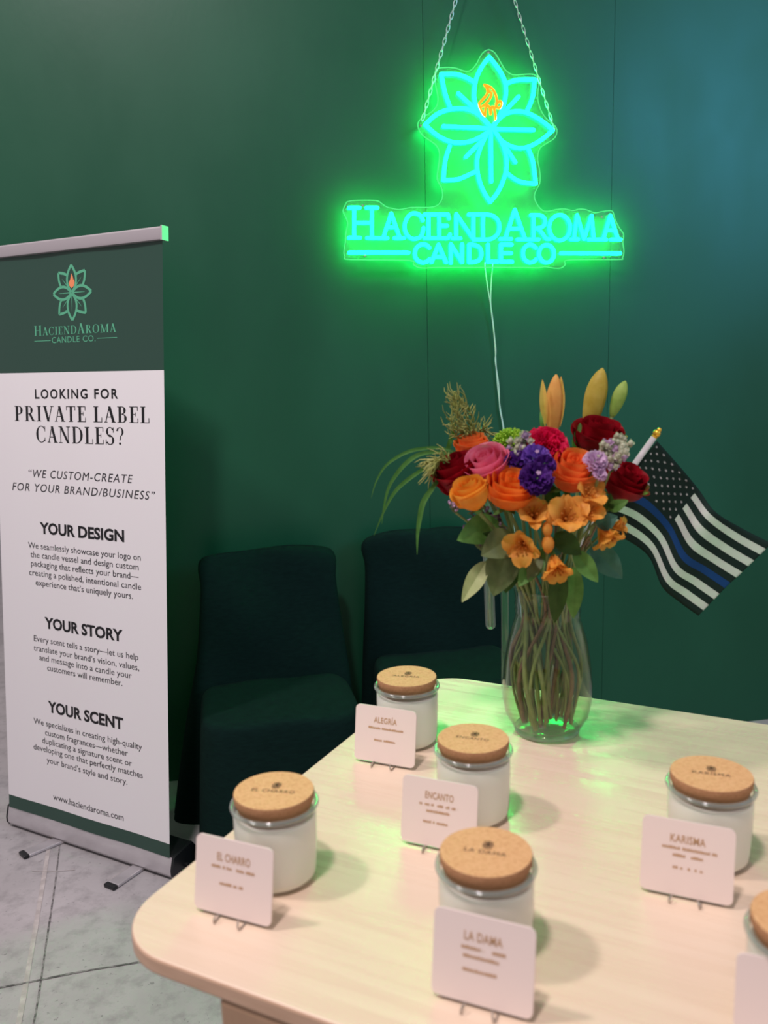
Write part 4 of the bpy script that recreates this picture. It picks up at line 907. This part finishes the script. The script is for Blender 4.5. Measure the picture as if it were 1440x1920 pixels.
# feathery greens
def F3(x, y_, d): return aty(800 + x / 6.545, 730 + y_ / 6.545, d)
def fern(label, trunk, subs, seed, d=1.37):
    rn = random.Random(seed); T = spline([F3(*p, d) for p in trunk], 6); t = thing('feathery_greens', label, 'greenery', tuple(T[0])); b = MB(); b.tube(T, [.0013 * (1 - .6 * i / len(T)) for i in range(len(T))], 6)
    brs = [T] + [spline([F3(*p, d + rn.uniform(-.012, .012)) for p in s], 5) for s in subs]
    for s in brs[1:]: b.tube(s, .0008, 5)
    for s in brs:
        for i in range(2, len(s)):
            for k in range(2):
                p = s[i]; tg = (s[i] - s[i - 1]).normalized(); a = rn.uniform(0, 6.28); sd = tg.orthogonal().normalized(); sd = sd * math.cos(a) + tg.cross(sd) * math.sin(a); L_ = rn.uniform(.008, .022)
                cu = Vector((rn.uniform(-1, 1), rn.uniform(-1, 1), rn.uniform(-1, 1))) * .007
                b.tube([p, p + tg * L_ * .4 + sd * L_ * .3 + cu * .3, p + tg * L_ * .8 + sd * L_ * .5 + cu, p + tg * L_ * 1.1 + sd * L_ * .35 + cu * 1.6], [.0009, .0009, .0008, .0004], 4)
    b.build('fronds', M['fern'], t, True); add_stem(t, T[0], .0018)
fern('feathery yellow-green sprig standing at the upper left of the bouquet', [(700, 760), (640, 600), (540, 420), (450, 260), (400, 130)],
     [[(690, 740), (560, 640), (430, 620), (340, 520), (290, 370)], [(640, 600), (600, 480), (540, 300), (480, 170)], [(560, 640), (470, 560), (390, 430), (390, 300), (350, 190)], [(690, 740), (660, 560), (680, 500), (720, 520)], [(600, 520), (500, 480), (440, 380), (360, 250), (340, 110)], [(660, 700), (590, 600), (500, 520), (430, 520)], [(680, 760), (620, 760), (560, 700), (520, 640)]], 4)
fern('wispy bit of feathery green left of the red rose', [(330, 930), (260, 870), (190, 840), (110, 870), (10, 895)], [[(190, 850), (130, 900), (80, 960), (60, 1000)], [(180, 850), (120, 920), (110, 1010)]], 9, 1.29)

# ------------------------------------------------------------------ clear plastic pieces by the vase
pa, pb = aty(906, 800, 1.42), aty(920, 1180, 1.42)
ct = MB(); ax = pb - pa; L_ = ax.length; X, Y_, Z_ = frame(ax); r = .0088
prof = [(0.001, 0)] + [(r * math.sin(k * .2618), r * (1 - math.cos(k * .2618))) for k in range(1, 7)] + [(r, r + (L_ - 2 * r) * k / 8) for k in range(1, 8)] + [(r * math.cos(k * .2618), L_ - r + r * math.sin(k * .2618)) for k in range(0, 6)] + [(.001, L_)]
ct.lathe(prof, 24); ct.v = [pa + X * p.x + Y_ * p.y + Z_ * p.z for p in ct.v]
ct2 = MB(); ct2.lathe([(a * .72 + .0001, min(max(z, .002), L_ - .002)) for a, z in prof], 20); ct2.v = [pa + X * p.x + Y_ * p.y + Z_ * p.z for p in ct2.v]
tt = thing('clear_tube', 'long clear plastic tube with a rounded end hanging left of the vase', 'tube', tuple(pb))
ct.build('outer_wall', M['tube_clear'], tt, True); ct2.build('inner_wall', M['tube_clear'], tt, True)
q0 = atz(951, 1300, TZ) + Vector((0, .03, 0)); ph_ = aty(953, 1107, q0.y).z
st = MB(); st.box((q0.x - .0065, q0.y - .004, TZ), (q0.x + .0065, q0.y + .004, ph_))
so = st.build('clear_strip', M['tube_clear'], None, smooth=False, bevel=.001); tag(so, 'upright clear acrylic strip catching green light at the left of the vase', 'acrylic strip')

# ------------------------------------------------------------------ small flag on a stick
FD = 1.375
def FP(x, y_, d=0): return aty(1160 + x / 4.8, 780 + y_ / 4.8, FD + d)
ptop = FP(315, 195); pin = Vector((VX + .01, VY + .03, TZ + .05)); pmid = aty(1088, 1013, FD - .01)
flag = thing('hand_flag', 'black and white striped flag with stars and one blue stripe on a white stick', 'flag', tuple(pin))
b = MB(); b.tube([ptop, FP(110, 480), pmid], .0050, 12); b.tube([pmid, pin], .0042, 10); b.build('flag_stick', M['stick'], flag, True)
b = MB(); d_ = (ptop - FP(110, 480)).normalized(); b.tube([ptop, ptop + d_ * .003], .0048, 12); b.sphere(ptop + d_ * .008, .0062, 10); b.sphere(ptop + d_ * .0145, .0038, 8); b.build('finial', M['gold_metal'], flag, True)
TR_ = [0, 1.5, 5.5, 7.5, 11.5, 13]
SR_ = [0, .2, .4, .6, .8, 1.0]
FR = [[(345,225),(545,450),(720,660),(868,860),(1110,1010),(1378,1145)], [(291,291),(480,500),(665,713),(815,905),(1060,1085),(1300,1222)],
      [(149,469),(345,690),(520,907),(655,1140),(850,1285),(1085,1430)], [(0,690),(250,795),(455,1010),(590,1270),(780,1390),(980,1525)],
      [(-184,905),(60,995),(290,1165),(440,1465),(600,1590),(787,1724)], [(-253,1000),(0,1080),(262,1255),(390,1535),(540,1670),(717,1798)]]
def lin(xs, ys, x):
    for i in range(len(xs) - 1):
        if x <= xs[i + 1] or i == len(xs) - 2:
            t = (x - xs[i]) / (xs[i + 1] - xs[i]); return ys[i] * (1 - t) + ys[i + 1] * t
def sm(xs, ys, x):                                  # catmull-rom along the fly
    for i in range(len(xs) - 1):
        if x <= xs[i + 1] + 1e-9 or i == len(xs) - 2:
            t = (x - xs[i]) / (xs[i + 1] - xs[i]); p0, p1, p2, p3 = ys[max(i - 1, 0)], ys[i], ys[i + 1], ys[min(i + 2, len(ys) - 1)]
            return .5 * (2 * p1 + (p2 - p0) * t + (2 * p0 - 5 * p1 + 4 * p2 - p3) * t * t + (3 * p1 - p0 - 3 * p2 + p3) * t ** 3)
WV = [0, .008, .022, -.004, .006, .002]
def flag_pt(s, tr, off=0):
    rows = [(sm(SR_, [p[0] for p in r], s), sm(SR_, [p[1] for p in r], s)) for r in FR]
    x = lin(TR_, [r[0] for r in rows], tr); y_ = lin(TR_, [r[1] for r in rows], tr)
    return FP(x, y_, sm(SR_, WV, s) + .004 * (tr / 13 - .5) + off)
cl = MB()
for k in range(13):
    for j in range(50):
        s0, s1_ = j / 50, (j + 1) / 50
        colr = 2 if k == 7 else (1 if k % 2 == 1 and not (k < 7 and s1_ <= .4 + 1e-6) else 0)
        for h in range(2):
            cl.add([flag_pt(s0, k + h / 2), flag_pt(s1_, k + h / 2), flag_pt(s1_, k + (h + 1) / 2), flag_pt(s0, k + (h + 1) / 2)], [(0, 1, 2, 3)], colr)
cloth = cl.build('flag_cloth', [M['flag_black'], M['flag_white'], M['flag_blue']], flag, True, angle=0, merge=True)
md = cloth.modifiers.new('thickness', 'SOLIDIFY'); md.thickness = .0006; md.offset = 0
stb = MB()
for r_ in range(9):
    for c_ in range(6 if r_ % 2 == 0 else 5):
        sx = (.4 / 12) * (1 + 2 * c_ + (r_ % 2)); ty = 7 / 10 * (r_ + 1); pts = []
        for q in range(10):
            rr = .0118 if q % 2 == 0 else .0048; a = q * .6283
            pts.append(flag_pt(sx + rr * math.sin(a), ty - rr * 19.5 * math.cos(a) , -.0007))
        stb.add(pts + [flag_pt(sx, ty, -.0007)], [(q, (q + 1) % 10, 10) for q in range(10)])
stb.build('flag_stars', M['flag_white'], cloth, True, smooth=False)
